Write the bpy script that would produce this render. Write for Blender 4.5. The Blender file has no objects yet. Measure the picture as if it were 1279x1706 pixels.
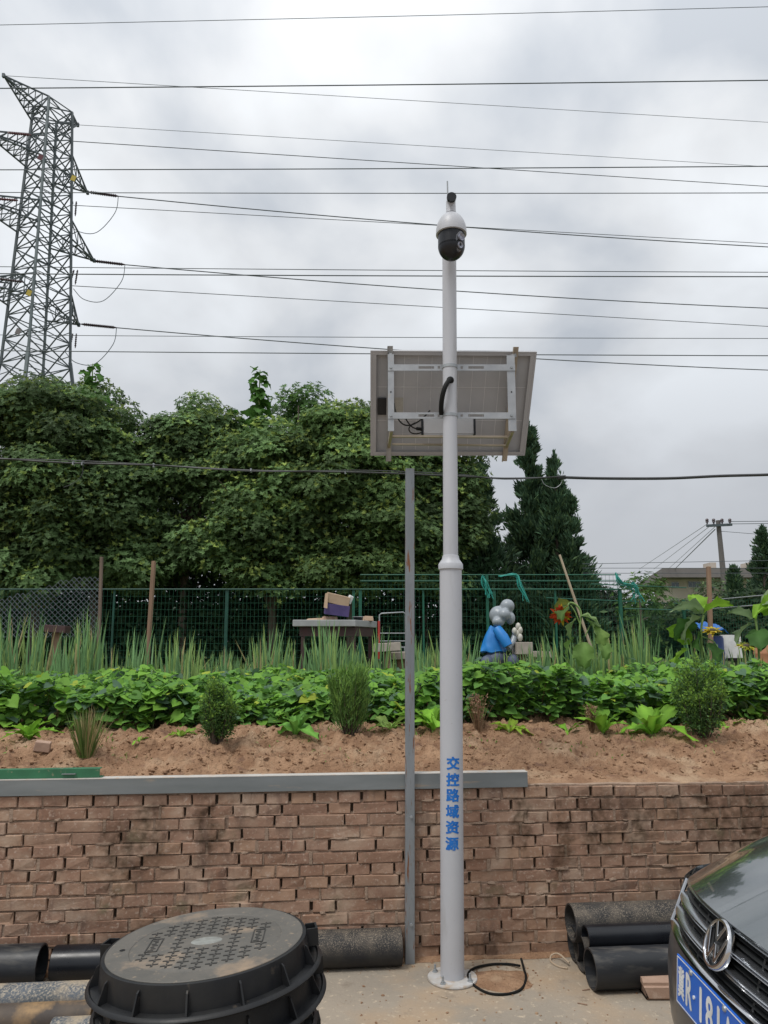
import bpy, math, random
import numpy as np
from mathutils import Vector, Matrix, Euler
R = math.radians
rng = np.random.default_rng(7)
random.seed(7)
scene = bpy.context.scene
COL = scene.collection

# ------------------------------------------------------------------ camera
PW, PH, F, CY, PITCH, EYE = 1279.0, 1706.0, 1230.0, 891.0, R(8.5), 1.64
cam_d = bpy.data.cameras.new('camera'); cam = bpy.data.objects.new('camera', cam_d); COL.objects.link(cam)
cam.location = (0, 0, EYE); cam.rotation_euler = (R(90) + PITCH, 0, 0)
cam_d.sensor_fit = 'VERTICAL'; cam_d.sensor_height = 24.0; cam_d.lens = 24.0 * F / PH
cam_d.shift_y = (CY - PH / 2) / PH
cam_d.clip_start = 0.05; cam_d.clip_end = 3000
scene.camera = cam

# ------------------------------------------------------------------ light
SUN_EL, SUN_AZ = R(62), R(222)
w = bpy.data.worlds.new('World'); scene.world = w; w.use_nodes = True
nt = w.node_tree; nt.nodes.clear(); N = nt.nodes.new; Lk = nt.links.new
def mth(nt, op, a, b=None, c=None, clamp=False):
    n = nt.nodes.new('ShaderNodeMath'); n.operation = op; n.use_clamp = clamp
    for i, v in enumerate((a, b, c)):
        if v is None: continue
        if isinstance(v, (int, float)): n.inputs[i].default_value = v
        else: nt.links.new(v, n.inputs[i])
    return n.outputs[0]
out = N('ShaderNodeOutputWorld')
sky = N('ShaderNodeTexSky'); sky.sky_type = 'NISHITA'; sky.sun_disc = False
sky.sun_elevation = SUN_EL; sky.sun_rotation = SUN_AZ
bg1 = N('ShaderNodeBackground'); bg1.inputs[1].default_value = 0.08; Lk(sky.outputs[0], bg1.inputs[0])
tc = N('ShaderNodeTexCoord'); sep = N('ShaderNodeSeparateXYZ'); Lk(tc.outputs['Generated'], sep.inputs[0])
zc = mth(nt, 'MAXIMUM', sep.outputs[2], 0.0)
den = mth(nt, 'ADD', zc, 0.50)
cx = mth(nt, 'DIVIDE', sep.outputs[0], den); cyy = mth(nt, 'DIVIDE', sep.outputs[1], den)
comb = N('ShaderNodeCombineXYZ'); Lk(cx, comb.inputs[0]); Lk(cyy, comb.inputs[1])
no = N('ShaderNodeTexNoise'); no.inputs['Scale'].default_value = 2.9; no.inputs['Detail'].default_value = 6
no.inputs['Roughness'].default_value = 0.46; no.inputs['Distortion'].default_value = 0.15; Lk(comb.outputs[0], no.inputs['Vector'])
elev = N('ShaderNodeValToRGB'); Lk(zc, elev.inputs[0])
e = elev.color_ramp.elements; e[0].position = 0.0; e[0].color = (.50, .515, .55, 1)
e[1].position = 1.0; e[1].color = (1.25, 1.27, 1.3, 1)
x_ = e.new(0.16); x_.color = (.54, .56, .595, 1); x_ = e.new(0.34); x_.color = (.69, .715, .745, 1)
x_ = e.new(0.55); x_.color = (.86, .88, .90, 1); x_ = e.new(0.72); x_.color = (1.04, 1.06, 1.08, 1)
cr = N('ShaderNodeValToRGB'); Lk(no.outputs[0], cr.inputs[0])
e = cr.color_ramp.elements; e[0].position = .39; e[0].color = (.70, .73, .775, 1); e[1].position = .64; e[1].color = (1.22, 1.235, 1.25, 1)
x_ = e.new(.5); x_.color = (.97, .975, .985, 1)
# clouds fade into an even veil towards the horizon
fade = mth(nt, 'MULTIPLY', mth(nt, 'SUBTRACT', zc, 0.10), 3.4, clamp=True)
mxc = N('ShaderNodeMix'); mxc.data_type = 'RGBA'; Lk(fade, mxc.inputs[0])
mxc.inputs[6].default_value = (1, 1, 1, 1); Lk(cr.outputs[0], mxc.inputs[7])
mul = N('ShaderNodeMix'); mul.data_type = 'RGBA'; mul.blend_type = 'MULTIPLY'; mul.inputs[0].default_value = 1
Lk(elev.outputs[0], mul.inputs[6]); Lk(mxc.outputs[2], mul.inputs[7])
bg2 = N('ShaderNodeBackground'); bg2.inputs[1].default_value = 0.82; Lk(mul.outputs[2], bg2.inputs[0])
ms = N('ShaderNodeMixShader'); ms.inputs[0].default_value = 0.95
Lk(bg1.outputs[0], ms.inputs[1]); Lk(bg2.outputs[0], ms.inputs[2]); Lk(ms.outputs[0], out.inputs[0])
sd = bpy.data.lights.new('sun', 'SUN'); sd.energy = 1.5; sd.angle = R(18); sd.color = (1, .965, .91)
so = bpy.data.objects.new('sun', sd); COL.objects.link(so)
dirv = Vector((math.sin(SUN_AZ) * math.cos(SUN_EL), math.cos(SUN_AZ) * math.cos(SUN_EL), math.sin(SUN_EL)))
so.rotation_euler = dirv.to_track_quat('Z', 'Y').to_euler(); so.location = (0, 0, 60)
vs = scene.view_settings; vs.view_transform = 'Standard'; vs.look = 'None'; vs.exposure = 0.30; vs.gamma = 1.0
vs.use_curve_mapping = False
scene.cycles.max_bounces = 6; scene.cycles.transparent_max_bounces = 4; scene.cycles.use_denoising = True

# ------------------------------------------------------------------ helpers
SP, CP = math.sin(PITCH), math.cos(PITCH)
def ray(u, v):
    a, b = (u - PW / 2) / F, (CY - v) / F
    return Vector((a, CP - b * SP, SP + b * CP))
def P(u, v, Y):                     # the point at distance Y that the photograph shows at u, v
    d = ray(u, v); k = Y / d.y
    return Vector((d.x * k, Y, EYE + d.z * k))
def G(u, v, z=0.0):                 # the point on the level z
    d = ray(u, v); k = (z - EYE) / d.z
    return Vector((d.x * k, d.y * k, z))
def PX(n, p):                       # metres for n pixels at point p
    return n * (p[1] * CP + (p[2] - EYE) * SP) / F

def _h(i, j, k, s):
    n = (i * 374761393 + j * 668265263 + k * 2147483647 * 3 + s * 974634777) & 0xffffffff
    n = ((n ^ (n >> 13)) * 1274126177) & 0xffffffff
    return ((n ^ (n >> 16)) & 0xffff) / 65535.0
def vnoise(p, s=0):
    p = np.asarray(p, float); i = np.floor(p).astype(np.int64); f = p - i; f = f * f * (3 - 2 * f)
    r = 0
    for a in (0, 1):
        for b in (0, 1):
            for c in (0, 1):
                wgt = (f[:, 0] if a else 1 - f[:, 0]) * (f[:, 1] if b else 1 - f[:, 1]) * (f[:, 2] if c else 1 - f[:, 2])
                r = r + wgt * _h(i[:, 0] + a, i[:, 1] + b, i[:, 2] + c, s)
    return r
def fbm(p, oct=4, s=0, gain=.5):
    p = np.asarray(p, float); a, t, r = 1.0, 0.0, 0
    for o in range(oct):
        r = r + a * vnoise(p, s + o); t += a; a *= gain; p = p * 2.03 + 11.7
    return r / t - .5

# ---- materials
def mat(name, c1, c2=None, scale=4.0, rough=.6, metal=0.0, bump=0.0, bscale=30.0, spec=.5, dirt=None, stretch=(1, 1, 1),
        coat=0.0, up=False, detail=5.0, attr=False, transl=0.0, objrand=None, rvar=0.0, coord='pos', ramp=(.35, .65), bdist=.01, trans=0.0):
    m = bpy.data.materials.new(name); m.use_nodes = True; t = m.node_tree; b = t.nodes['Principled BSDF']; L = t.links.new
    b.inputs['Roughness'].default_value = rough; b.inputs['Metallic'].default_value = metal
    b.inputs['Specular IOR Level'].default_value = spec; b.inputs['Coat Weight'].default_value = coat
    b.inputs['Coat Roughness'].default_value = .04
    if trans: b.inputs['Transmission Weight'].default_value = trans
    g = t.nodes.new('ShaderNodeNewGeometry') if coord == 'pos' else t.nodes.new('ShaderNodeTexCoord')
    vec = g.outputs['Position'] if coord == 'pos' else g.outputs['Object']
    mp = t.nodes.new('ShaderNodeMapping'); mp.inputs['Scale'].default_value = stretch; L(vec, mp.inputs[0])
    m['vec'] = 1
    def noise(sc, det=detail, src=None):
        n = t.nodes.new('ShaderNodeTexNoise'); n.inputs['Scale'].default_value = sc; n.inputs['Detail'].default_value = det
        n.inputs['Roughness'].default_value = .6
        L(src or mp.outputs[0], n.inputs['Vector']); return n.outputs[0]
    def mapr(src, lo, hi, a=0.0, z=1.0):
        n = t.nodes.new('ShaderNodeMapRange'); L(src, n.inputs[0])
        n.inputs[1].default_value = lo; n.inputs[2].default_value = hi; n.inputs[3].default_value = a; n.inputs[4].default_value = z
        return n.outputs[0]
    def mix(f, a, c, mode='MIX'):
        n = t.nodes.new('ShaderNodeMix'); n.data_type = 'RGBA'; n.blend_type = mode
        for i, v in ((0, f), (6, a), (7, c)):
            if isinstance(v, (int, float)): n.inputs[i].default_value = v
            elif isinstance(v, tuple): n.inputs[i].default_value = (*v[:3], 1)
            else: L(v, n.inputs[i])
        return n.outputs[2]
    c2 = c2 or tuple(x * .8 for x in c1)
    base = mix(mapr(noise(scale), *ramp), tuple(c1), tuple(c2))
    if objrand:
        oi = t.nodes.new('ShaderNodeObjectInfo'); cr = t.nodes.new('ShaderNodeValToRGB'); L(oi.outputs['Random'], cr.inputs[0])
        el = cr.color_ramp.elements
        while len(el) < len(objrand): el.new(.5)
        for i, c in enumerate(objrand): el[i].position = i / (len(objrand) - 1); el[i].color = (*c, 1)
        base = mix(1.0, base, cr.outputs[0], 'MULTIPLY')
    if attr:
        a = t.nodes.new('ShaderNodeAttribute'); a.attribute_name = 'Col'
        base = mix(1.0, base, a.outputs['Color'], 'MULTIPLY')
    for dd in (dirt or []):          # (colour, scale, lo, hi[, stretch[, x0, halfwidth]])
        src = None
        if len(dd) > 4 and dd[4]:
            m2 = t.nodes.new('ShaderNodeMapping'); m2.inputs['Scale'].default_value = dd[4]; L(vec, m2.inputs[0]); src = m2.outputs[0]
        f = mapr(noise(dd[1], 6, src), dd[2], dd[3])
        if up:      # dust settles on upward faces only
            gn = t.nodes.new('ShaderNodeNewGeometry'); sn = t.nodes.new('ShaderNodeSeparateXYZ'); L(gn.outputs['Normal'], sn.inputs[0]); f = mth(t, 'MULTIPLY', f, mth(t, 'ADD', mth(t, 'MULTIPLY', sn.outputs[2], 1.1), .12, clamp=True))
        base = mix(f, base, tuple(dd[0]))
    L(base, b.inputs['Base Color'])
    if rvar:
        L(mapr(noise(scale * 1.7), .3, .7, max(0.02, rough - rvar), min(1, rough + rvar)), b.inputs['Roughness'])
    if bump:
        bp = t.nodes.new('ShaderNodeBump'); bp.inputs['Strength'].default_value = bump; bp.inputs['Distance'].default_value = bdist
        L(noise(bscale, 8), bp.inputs['Height']); L(bp.outputs[0], b.inputs['Normal'])
    if transl:
        tr = t.nodes.new('ShaderNodeBsdfTranslucent'); L(base, tr.inputs[0])
        mx = t.nodes.new('ShaderNodeMixShader'); mx.inputs[0].default_value = transl
        L(b.outputs[0], mx.inputs[1]); L(tr.outputs[0], mx.inputs[2]); L(mx.outputs[0], t.nodes['Material Output'].inputs[0])
    return m

# ---- objects
WM = {}
def empty(name, label, cat, loc=(0, 0, 0), rot=None, group=None):
    o = bpy.data.objects.new(name, None); COL.objects.link(o); o.empty_display_size = .1
    M = Matrix.Translation(loc)
    if rot is not None: M = M @ (rot.to_matrix().to_4x4() if isinstance(rot, Euler) else rot)
    o.matrix_world = M; WM[o] = M; o['label'] = label; o['category'] = cat
    if group: o['group'] = group
    return o
def tag(o, label=None, cat=None, group=None, kind=None):
    for k, v in (('label', label), ('category', cat), ('group', group), ('kind', kind)):
        if v: o[k] = v
    return o
def put(name, me, parent=None, M=None):     # an object that uses mesh me at world matrix M
    o = bpy.data.objects.new(name, me); COL.objects.link(o); M = M or Matrix()
    if parent: o.parent = parent; o.matrix_local = WM[parent].inverted() @ M
    else: o.matrix_world = M
    WM[o] = M
    return o
class MB:
    def __init__(s): s.v = []; s.f = []; s.mi = None
    def add(s, vs, fs):
        n = len(s.v); s.v += [tuple(p) for p in vs]; s.f += [tuple(i + n for i in q) for q in fs]; return s
    def box(s, c, h, M=None, top=1.0):     # centre, half sizes, optional rotation matrix
        c = Vector(c); vs = []
        for z in (-1, 1):
            for y in (-1, 1):
                for x in (-1, 1):
                    k = top if z > 0 else 1
                    p = Vector((x * h[0] * k, y * h[1] * k, z * h[2]))
                    vs.append(c + (M @ p if M is not None else p))
        return s.add(vs, [(0, 2, 3, 1), (4, 5, 7, 6), (0, 1, 5, 4), (2, 6, 7, 3), (0, 4, 6, 2), (1, 3, 7, 5)])
    def bar(s, a, b, w, h=None, up=(0, 0, 1)):
        a, b = Vector(a), Vector(b); d = b - a
        if d.length < 1e-6: return s
        z = d.normalized(); u = Vector(up)
        if abs(z.dot(u)) > .98: u = Vector((1, 0, 0))
        x = z.cross(u).normalized(); y = x.cross(z).normalized()
        M = Matrix((x, y, z)).transposed()
        return s.box((a + b) / 2, (w / 2, (h or w) / 2, d.length / 2), M)
    def tube(s, pts, r, n=8, caps=True):
        pts = [Vector(p) for p in pts]; rr = r if isinstance(r, (list, tuple)) else [r] * len(pts)
        vs = []; prev = None
        for i, p in enumerate(pts):
            d = (pts[min(i + 1, len(pts) - 1)] - pts[max(i - 1, 0)]).normalized()
            if prev is None:
                u = Vector((0, 0, 1)) if abs(d.z) < .9 else Vector((1, 0, 0)); x = d.cross(u).normalized()
            else: x = (prev - d * prev.dot(d)).normalized()
            prev = x; y = d.cross(x)
            for k in range(n):
                a = 2 * math.pi * k / n; vs.append(p + (x * math.cos(a) + y * math.sin(a)) * rr[i])
        fs = [(i * n + k, i * n + (k + 1) % n, (i + 1) * n + (k + 1) % n, (i + 1) * n + k) for i in range(len(pts) - 1) for k in range(n)]
        if caps: fs += [tuple(reversed(range(n))), tuple(range((len(pts) - 1) * n, len(pts) * n))]
        return s.add(vs, fs)
    def lathe(s, prof, c=(0, 0, 0), n=32, M=None, close=False, cap=True):     # prof: (r, z)
        c = Vector(c); vs = []
        for r, z in prof:
            for k in range(n):
                a = 2 * math.pi * k / n; p = Vector((r * math.cos(a), r * math.sin(a), z)); vs.append(c + (M @ p if M is not None else p))
        m = len(prof)
        fs = [(i * n + k, i * n + (k + 1) % n, ((i + 1) % m) * n + (k + 1) % n, ((i + 1) % m) * n + k) for i in range(m if close else m - 1) for k in range(n)]
        if not close and cap:
            if prof[0][0] > 1e-4: fs.append(tuple(reversed(range(n))))
            if prof[-1][0] > 1e-4: fs.append(tuple(range((m - 1) * n, m * n)))
        return s.add(vs, fs)
    def grid(s, fn, nu, nv):
        vs = [fn(i / nu, j / nv) for j in range(nv + 1) for i in range(nu + 1)]
        return s.add(vs, [(j * (nu + 1) + i, j * (nu + 1) + i + 1, (j + 1) * (nu + 1) + i + 1, (j + 1) * (nu + 1) + i) for j in range(nv) for i in range(nu)])
    def sphere(s, c, r, n=16, m=10, sc=(1, 1, 1)):
        return s.lathe([(math.sin(math.pi * i / m) * r + 1e-5, -math.cos(math.pi * i / m) * r) for i in range(m + 1)], c, n,
                       Matrix.Diagonal(sc), cap=False)
    def mesh(s, name, m, smooth=False, base=None):
        me = bpy.data.meshes.new(name); vs = s.v
        if base is not None:
            iv = base.inverted(); vs = [tuple(iv @ Vector(p)) for p in vs]
        me.from_pydata(vs, [], s.f); me.materials.append(m)
        if smooth:
            me.polygons.foreach_set('use_smooth', [True] * len(me.polygons))
            try: me.set_sharp_from_angle(angle=R(38))
            except Exception: pass
        me.update(); return me
    def build(s, name, m, parent=None, smooth=False, bev=0.0, origin=None, M=None):
        base = WM[parent] if parent else (Matrix.Translation(origin) if origin is not None else Matrix())
        o = bpy.data.objects.new(name, s.mesh(name, m, smooth, base)); COL.objects.link(o)
        if parent: o.parent = parent; WM[o] = WM[parent]
        else: o.matrix_world = base; WM[o] = base
        if bev:
            b = o.modifiers.new('b', 'BEVEL'); b.width = bev; b.segments = 2; b.limit_method = 'ANGLE'; b.angle_limit = R(50)
        return o

T_RHOMB = (np.array([[0, 0, 0], [.45, -.5, .06], [1, 0, -.05], [.45, .5, .06]], float), [(0, 1, 2, 3)])
T_FOLD = (np.array([[0, 0, 0], [.4, -.5, .10], [1, 0, -.12], [.4, .5, .10], [.45, 0, -.02]], float), [(0, 1, 4), (1, 2, 4), (2, 3, 4), (3, 0, 4)])
_hr = [[.06, 0, -.02], [-.08, -.16, .05], [-.06, -.36, .09], [.10, -.50, .09], [.34, -.50, .05], [.62, -.36, .0], [.86, -.15, -.08], [1, 0, -.17], [.86, .15, -.08], [.62, .36, .0], [.34, .50, .05], [.10, .50, .09], [-.06, .36, .09], [-.08, .16, .05], [.42, 0, -.05]]
T_HEART = (np.array(_hr, float), [(k, (k + 1) % 14, 14) for k in range(14)])
T_TRI = (np.array([[0, -.5, 0], [0, .5, 0], [1, 0, 0]], float), [(0, 1, 2)])
T_BLADE = (np.array([[0, -.5, 0], [0, .5, 0], [.5, -.42, .02], [.5, .42, .02], [.82, -.26, .0], [.82, .26, .0], [1, 0, -.03]], float),
           [(0, 2, 3, 1), (2, 4, 5, 3), (4, 6, 5)])
def unit(a): return a / np.maximum(np.linalg.norm(a, axis=1, keepdims=True), 1e-9)
def cloud(name, m, Pn, D, U, Ln, Wd, C, tmpl=T_RHOMB, parent=None, smooth=False, origin=None):
    tv, tf = tmpl; n = len(Pn); k = len(tv)
    D = unit(D); S = unit(np.cross(D, U)); U = np.cross(S, D)
    Ln = np.broadcast_to(Ln, (n,)); Wd = np.broadcast_to(Wd, (n,))
    V = (Pn[:, None, :] + tv[None, :, 0:1] * (Ln[:, None, None] * D[:, None, :]) + tv[None, :, 1:2] * (Wd[:, None, None] * S[:, None, :])
         + tv[None, :, 2:3] * (Ln[:, None, None] * U[:, None, :])).reshape(-1, 3)
    base = WM[parent] if parent else (Matrix.Translation(origin) if origin is not None else Matrix())
    iv = np.array(base.inverted()); V = V @ iv[:3, :3].T + iv[:3, 3]
    flat = np.concatenate([np.array(f) for f in tf]); tot = np.array([len(f) for f in tf])
    loops = (flat[None, :] + (np.arange(n) * k)[:, None]).ravel()
    lt = np.tile(tot, n); ls = np.concatenate([[0], np.cumsum(lt)[:-1]])
    me = bpy.data.meshes.new(name); me.vertices.add(len(V)); me.vertices.foreach_set('co', V.astype(np.float32).ravel())
    me.loops.add(len(loops)); me.loops.foreach_set('vertex_index', loops.astype(np.int32))
    me.polygons.add(len(lt)); me.polygons.foreach_set('loop_start', ls.astype(np.int32)); me.polygons.foreach_set('loop_total', lt.astype(np.int32))
    if smooth: me.polygons.foreach_set('use_smooth', np.ones(len(lt), bool))
    a = me.color_attributes.new('Col', 'FLOAT_COLOR', 'POINT')
    c4 = np.ones((len(V), 4), np.float32); c4[:, :3] = np.repeat(C, k, axis=0); a.data.foreach_set('color', c4.ravel())
    me.materials.append(m); me.update(calc_edges=True)
    o = bpy.data.objects.new(name, me); COL.objects.link(o)
    if parent: o.parent = parent; WM[o] = WM[parent]
    else: o.matrix_world = base; WM[o] = base
    return o
def rdir(n):
    v = rng.normal(size=(n, 3)); return unit(v)
def jit(c, n, s=.25, mixc=None, p=0.0):
    c = np.array(c)[None, :] * (1 + (rng.random((n, 1)) - .5) * 2 * s)
    if mixc is not None:
        k = (rng.random((n, 1)) < p); c = np.where(k, np.array(mixc)[None, :] * (1 + (rng.random((n, 1)) - .5) * s), c)
    return c
def wire(name, label, pts, r, m, group=None, n=6, cat='wire', sag=0.0, steps=12, ext=(0, 45)):
    P0 = [Vector(p) for p in pts]; q = []
    for i in range(len(P0) - 1):
        for k in range(steps):
            f = k / steps; p = P0[i].lerp(P0[i + 1], f); p.z -= sag * 4 * f * (1 - f); q.append(p)
    q.append(P0[-1]); d0, d1 = (q[0] - q[1]).normalized(), (q[-1] - q[-2]).normalized()     # run on past the frame
    if ext[1]: q.append(q[-1] + Vector((d1.x, d1.y, d1.z * .3)) * ext[1])
    if ext[0]: q.insert(0, q[0] + Vector((d0.x, d0.y, d0.z * .3)) * ext[0])
    o = MB().tube(q, r, n).build(name, m, smooth=True, origin=tuple(P0[0]))
    return tag(o, label, cat, group)

def text_mesh(ch, bold=.0, ext=0.0):
    cu = bpy.data.curves.new('t', 'FONT'); cu.body = ch; cu.size = 1; cu.align_x = 'CENTER'; cu.align_y = 'CENTER'
    cu.offset = bold; cu.resolution_u = 3; cu.extrude = ext
    o = bpy.data.objects.new('t', cu); COL.objects.link(o); dg = bpy.context.evaluated_depsgraph_get(); dg.update()
    me = bpy.data.meshes.new_from_object(o.evaluated_get(dg)); bpy.data.objects.remove(o); bpy.data.curves.remove(cu)
    v = [tuple(x.co) for x in me.vertices]; f = [tuple(p.vertices) for p in me.polygons]
    bpy.data.meshes.remove(me)
    if v:
        xs = [a[0] for a in v]; ys = [a[1] for a in v]; cx, cy = (min(xs) + max(xs)) / 2, (min(ys) + max(ys)) / 2
        wd, hg = max(xs) - min(xs), max(ys) - min(ys)
        v = [((a[0] - cx) / wd, (a[1] - cy) / hg, a[2]) for a in v]
    return v, f

# ------------------------------------------------------------------ materials
M_ = {}
M_['concrete'] = mat('concrete', (.345, .295, .235), (.28, .245, .20), 1.6, .85, bump=.5, bscale=50, spec=.2,
                     dirt=[((.38, .285, .195), 2.2, .44, .66), ((.19, .155, .12), 7, .60, .74), ((.52, .43, .32), 30, .58, .72)])
M_['soil'] = mat('soil', (.40, .25, .155), (.27, .158, .095), 6, .95, bump=1.0, bscale=38, spec=.1, bdist=.03, ramp=(.38, .62),
                 dirt=[((.19, .11, .075), 11, .56, .70), ((.46, .325, .215), 3.1, .52, .68)])
M_['soil_dark'] = mat('soil_dark', (.17, .10, .065), (.25, .16, .10), 12, .95, spec=.1)
M_['field'] = mat('field_green', (.10, .14, .04), (.16, .14, .07), 1.5, .95, spec=.1, dirt=[((.06, .10, .03), 6, .45, .6)])
bt = [(1.0, 1.0, 1.0), (.95, .88, .84), (1.06, 1.05, 1.02), (.86, .80, .78), (1.04, .98, .93), (1.14, 1.12, 1.04), (.93, .84, .80), (1.0, .97, .92)]
M_['brick'] = mat('fired_clay_brick', (.35, .235, .175), (.275, .176, .128), 9, .9, bump=.45, bscale=70, spec=.15, objrand=bt, bdist=.006,
                  dirt=[((.43, .32, .24), 5, .50, .70), ((.17, .11, .085), 11, .54, .72, (1, 1, .3)), ((.16, .14, .085), 4.2, .60, .74), ((.45, .34, .27), 55, .56, .70)])
M_['mortar'] = mat('mud_mortar', (.36, .265, .20), (.26, .185, .14), 14, .95, bump=.8, bscale=60, spec=.1,
                   dirt=[((.13, .09, .06), 22, .58, .7)])
M_['wallcore'] = mat('wall_core', (.10, .075, .055), None, 9, .95, spec=.05)
def add_stains(m, spots):
    """wet streaks: they run down the wall face at fixed places"""
    t = m.node_tree; b = t.nodes['Principled BSDF']; L = t.links.new
    src = b.inputs['Base Color'].links[0].from_socket
    g = t.nodes.new('ShaderNodeNewGeometry'); s = t.nodes.new('ShaderNodeSeparateXYZ'); L(g.outputs['Position'], s.inputs[0])
    n = t.nodes.new('ShaderNodeTexNoise'); n.inputs['Scale'].default_value = 9; n.inputs['Detail'].default_value = 5; L(g.outputs['Position'], n.inputs['Vector'])
    tot = None
    for x0, hw, z0, z1 in spots:
        wob = mth(t, 'MULTIPLY', mth(t, 'SUBTRACT', n.outputs[0], .5), .30)
        dx = mth(t, 'ABSOLUTE', mth(t, 'SUBTRACT', mth(t, 'ADD', s.outputs[0], wob), x0))
        f = mth(t, 'SUBTRACT', 1.35, mth(t, 'DIVIDE', dx, hw), clamp=True)
        fz = mth(t, 'MULTIPLY', mth(t, 'SUBTRACT', s.outputs[2], z0), 6.0, clamp=True)
        fz2 = mth(t, 'MULTIPLY', mth(t, 'SUBTRACT', z1, s.outputs[2]), 8.0, clamp=True)
        f = mth(t, 'MULTIPLY', mth(t, 'MULTIPLY', f, fz), fz2)
        tot = f if tot is None else mth(t, 'MAXIMUM', tot, f)
    n2 = t.nodes.new('ShaderNodeTexNoise'); n2.inputs['Scale'].default_value = 26; L(g.outputs['Position'], n2.inputs['Vector'])
    f = mth(t, 'MULTIPLY', tot, mth(t, 'MULTIPLY', mth(t, 'SUBTRACT', n2.outputs[0], .25), 2.2, clamp=True))
    mx = t.nodes.new('ShaderNodeMix'); mx.data_type = 'RGBA'; mx.blend_type = 'MULTIPLY'; L(f, mx.inputs[0]); L(src, mx.inputs[6])
    mx.inputs[7].default_value = (.30, .29, .26, 1); L(mx.outputs[2], b.inputs['Base Color'])
spots = [(-1.36, .10, .30, .80), (-1.22, .08, .42, .9), (-.93, .06, .45, .9), (-1.28, .14, .35, .62), (.75, .04, .4, .9), (.98, .05, .3, .9),
         (1.18, .09, .42, .9), (1.42, .10, .45, .86), (1.62, .12, .6, .88), (1.85, .16, .45, .9), (2.1, .2, .3, .9), (-1.1, .35, -.1, .30), (.5, .3, -.1, .16)]
add_stains(M_['brick'], spots); add_stains(M_['mortar'], spots)
M_['galv'] = mat('galvanised_steel', (.36, .385, .40), (.28, .30, .315), 9, .5, metal=.35, stretch=(1, 1, .25), rvar=.12, bump=.05, bscale=50,
                 dirt=[((.22, .24, .245), 30, .60, .75)])
M_['galv_h'] = mat('galvanised_channel', (.235, .255, .262), (.18, .20, .205), 6, .5, metal=.35, stretch=(.25, 1, 1.6), rvar=.12, bump=.04, bscale=40,
                   dirt=[((.42, .33, .24), 14, .62, .78)])
M_['galv_rust'] = mat('galvanised_steel_with_rust', (.27, .29, .31), (.20, .22, .235), 9, .5, metal=.3, stretch=(1, 1, .3), rvar=.1, bump=.06, bscale=60,
                      dirt=[((.20, .085, .04), 9, .575, .63, (5, 1, .55)), ((.17, .185, .19), 60, .6, .75)])
M_['pole'] = mat('white_powder_coat', (.47, .48, .51), (.44, .45, .48), 3, .42, spec=.4, bump=.015, bscale=90, dirt=[((.33, .33, .325), 8, .57, .80, (1, 1, .18)), ((.30, .27, .23), 60, .66, .76)])
M_['polebase'] = mat('white_coat_dusty', (.50, .50, .50), (.42, .39, .35), 18, .6, dirt=[((.40, .31, .22), 25, .52, .68)])
M_['ink'] = mat('blue_stencil_paint', (.006, .12, .46), (.012, .17, .55), 30, .5, dirt=[((.22, .30, .42), 70, .60, .72)])
M_['black'] = mat('black_plastic', (.008, .009, .012), (.014, .015, .018), 8, .35, rvar=.1, spec=.35)
M_['blackmat'] = mat('black_rubber', (.008, .009, .009), (.014, .014, .013), 10, .6, spec=.15)
M_['pipe'] = mat('black_poly_pipe', (.016, .018, .021), (.028, .03, .034), 5, .42, rvar=.12, spec=.35, stretch=(.3, 1, 1), bump=.04, bscale=60,
                 up=True, dirt=[((.13, .12, .105), 22, .50, .80)])
M_['pipe_clean'] = mat('clean_black_poly_pipe', (.007, .008, .011), (.012, .014, .018), 5, .30, rvar=.08, spec=.4,
                       dirt=[((.12, .11, .095), 30, .64, .82)])
M_['pipe_dusty'] = mat('dusty_poly_pipe', (.028, .028, .03), (.05, .047, .043), 9, .65, spec=.25, bump=.15, bscale=120,
                       up=True, dirt=[((.30, .25, .19), 190, .50, .66), ((.17, .14, .11), 9, .46, .72), ((.04, .04, .04), 3.2, .52, .66)])
M_['pipe_grey'] = mat('grey_muddy_poly_pipe', (.105, .12, .14), (.075, .088, .10), 9, .65, spec=.3, bump=.12, bscale=90,
                      up=True, dirt=[((.38, .33, .26), 110, .46, .64), ((.38, .31, .22), 6, .50, .64)])
M_['iron'] = mat('black_composite_frame', (.009, .010, .012), (.018, .018, .018), 7, .45, rvar=.12, spec=.3, bump=.05, bscale=60, dirt=[((.10, .08, .06), 20, .66, .82)])
M_['lid'] = mat('dusty_composite_lid', (.092, .088, .078), (.125, .114, .098), 9, .6, bump=.12, bscale=90, coord='pos',
                dirt=[((.30, .22, .15), 4.5, .57, .72), ((.27, .21, .15), 45, .60, .74), ((.06, .056, .05), 30, .64, .76)])
M_['mark'] = mat('tread_mark_dark', (.022, .021, .02), (.04, .038, .034), 20, .6)
M_['badge'] = mat('pale_worn_badge', (.26, .27, .25), (.17, .17, .155), 30, .55)
M_['leaf'] = mat('broadleaf', (1, 1, 1), (.86, .9, .86), 6, .6, spec=.2, attr=True, transl=.34)
M_['leafmat'] = mat('matt_leaf', (1, 1, 1), (.85, .88, .85), 3, .6, spec=.25, attr=True, transl=.15)
M_['bark'] = mat('bark', (.11, .085, .065), (.07, .055, .042), 12, .9, stretch=(1, 1, .2), bump=.5, bscale=30)
M_['wood'] = mat('weathered_wood', (.30, .19, .125), (.20, .125, .085), 14, .85, stretch=(1, 1, .12), bump=.3, bscale=40)
M_['woodpale'] = mat('pale_bamboo', (.50, .40, .29), (.40, .31, .22), 14, .7, stretch=(1, 1, .12))
M_['green'] = mat('green_paint', (.030, .16, .075), (.022, .115, .055), 9, .5, dirt=[((.30, .24, .16), 24, .60, .72)])
M_['fence'] = mat('green_fence_coat', (.010, .115, .070), (.008, .085, .05), 9, .5)
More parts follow.
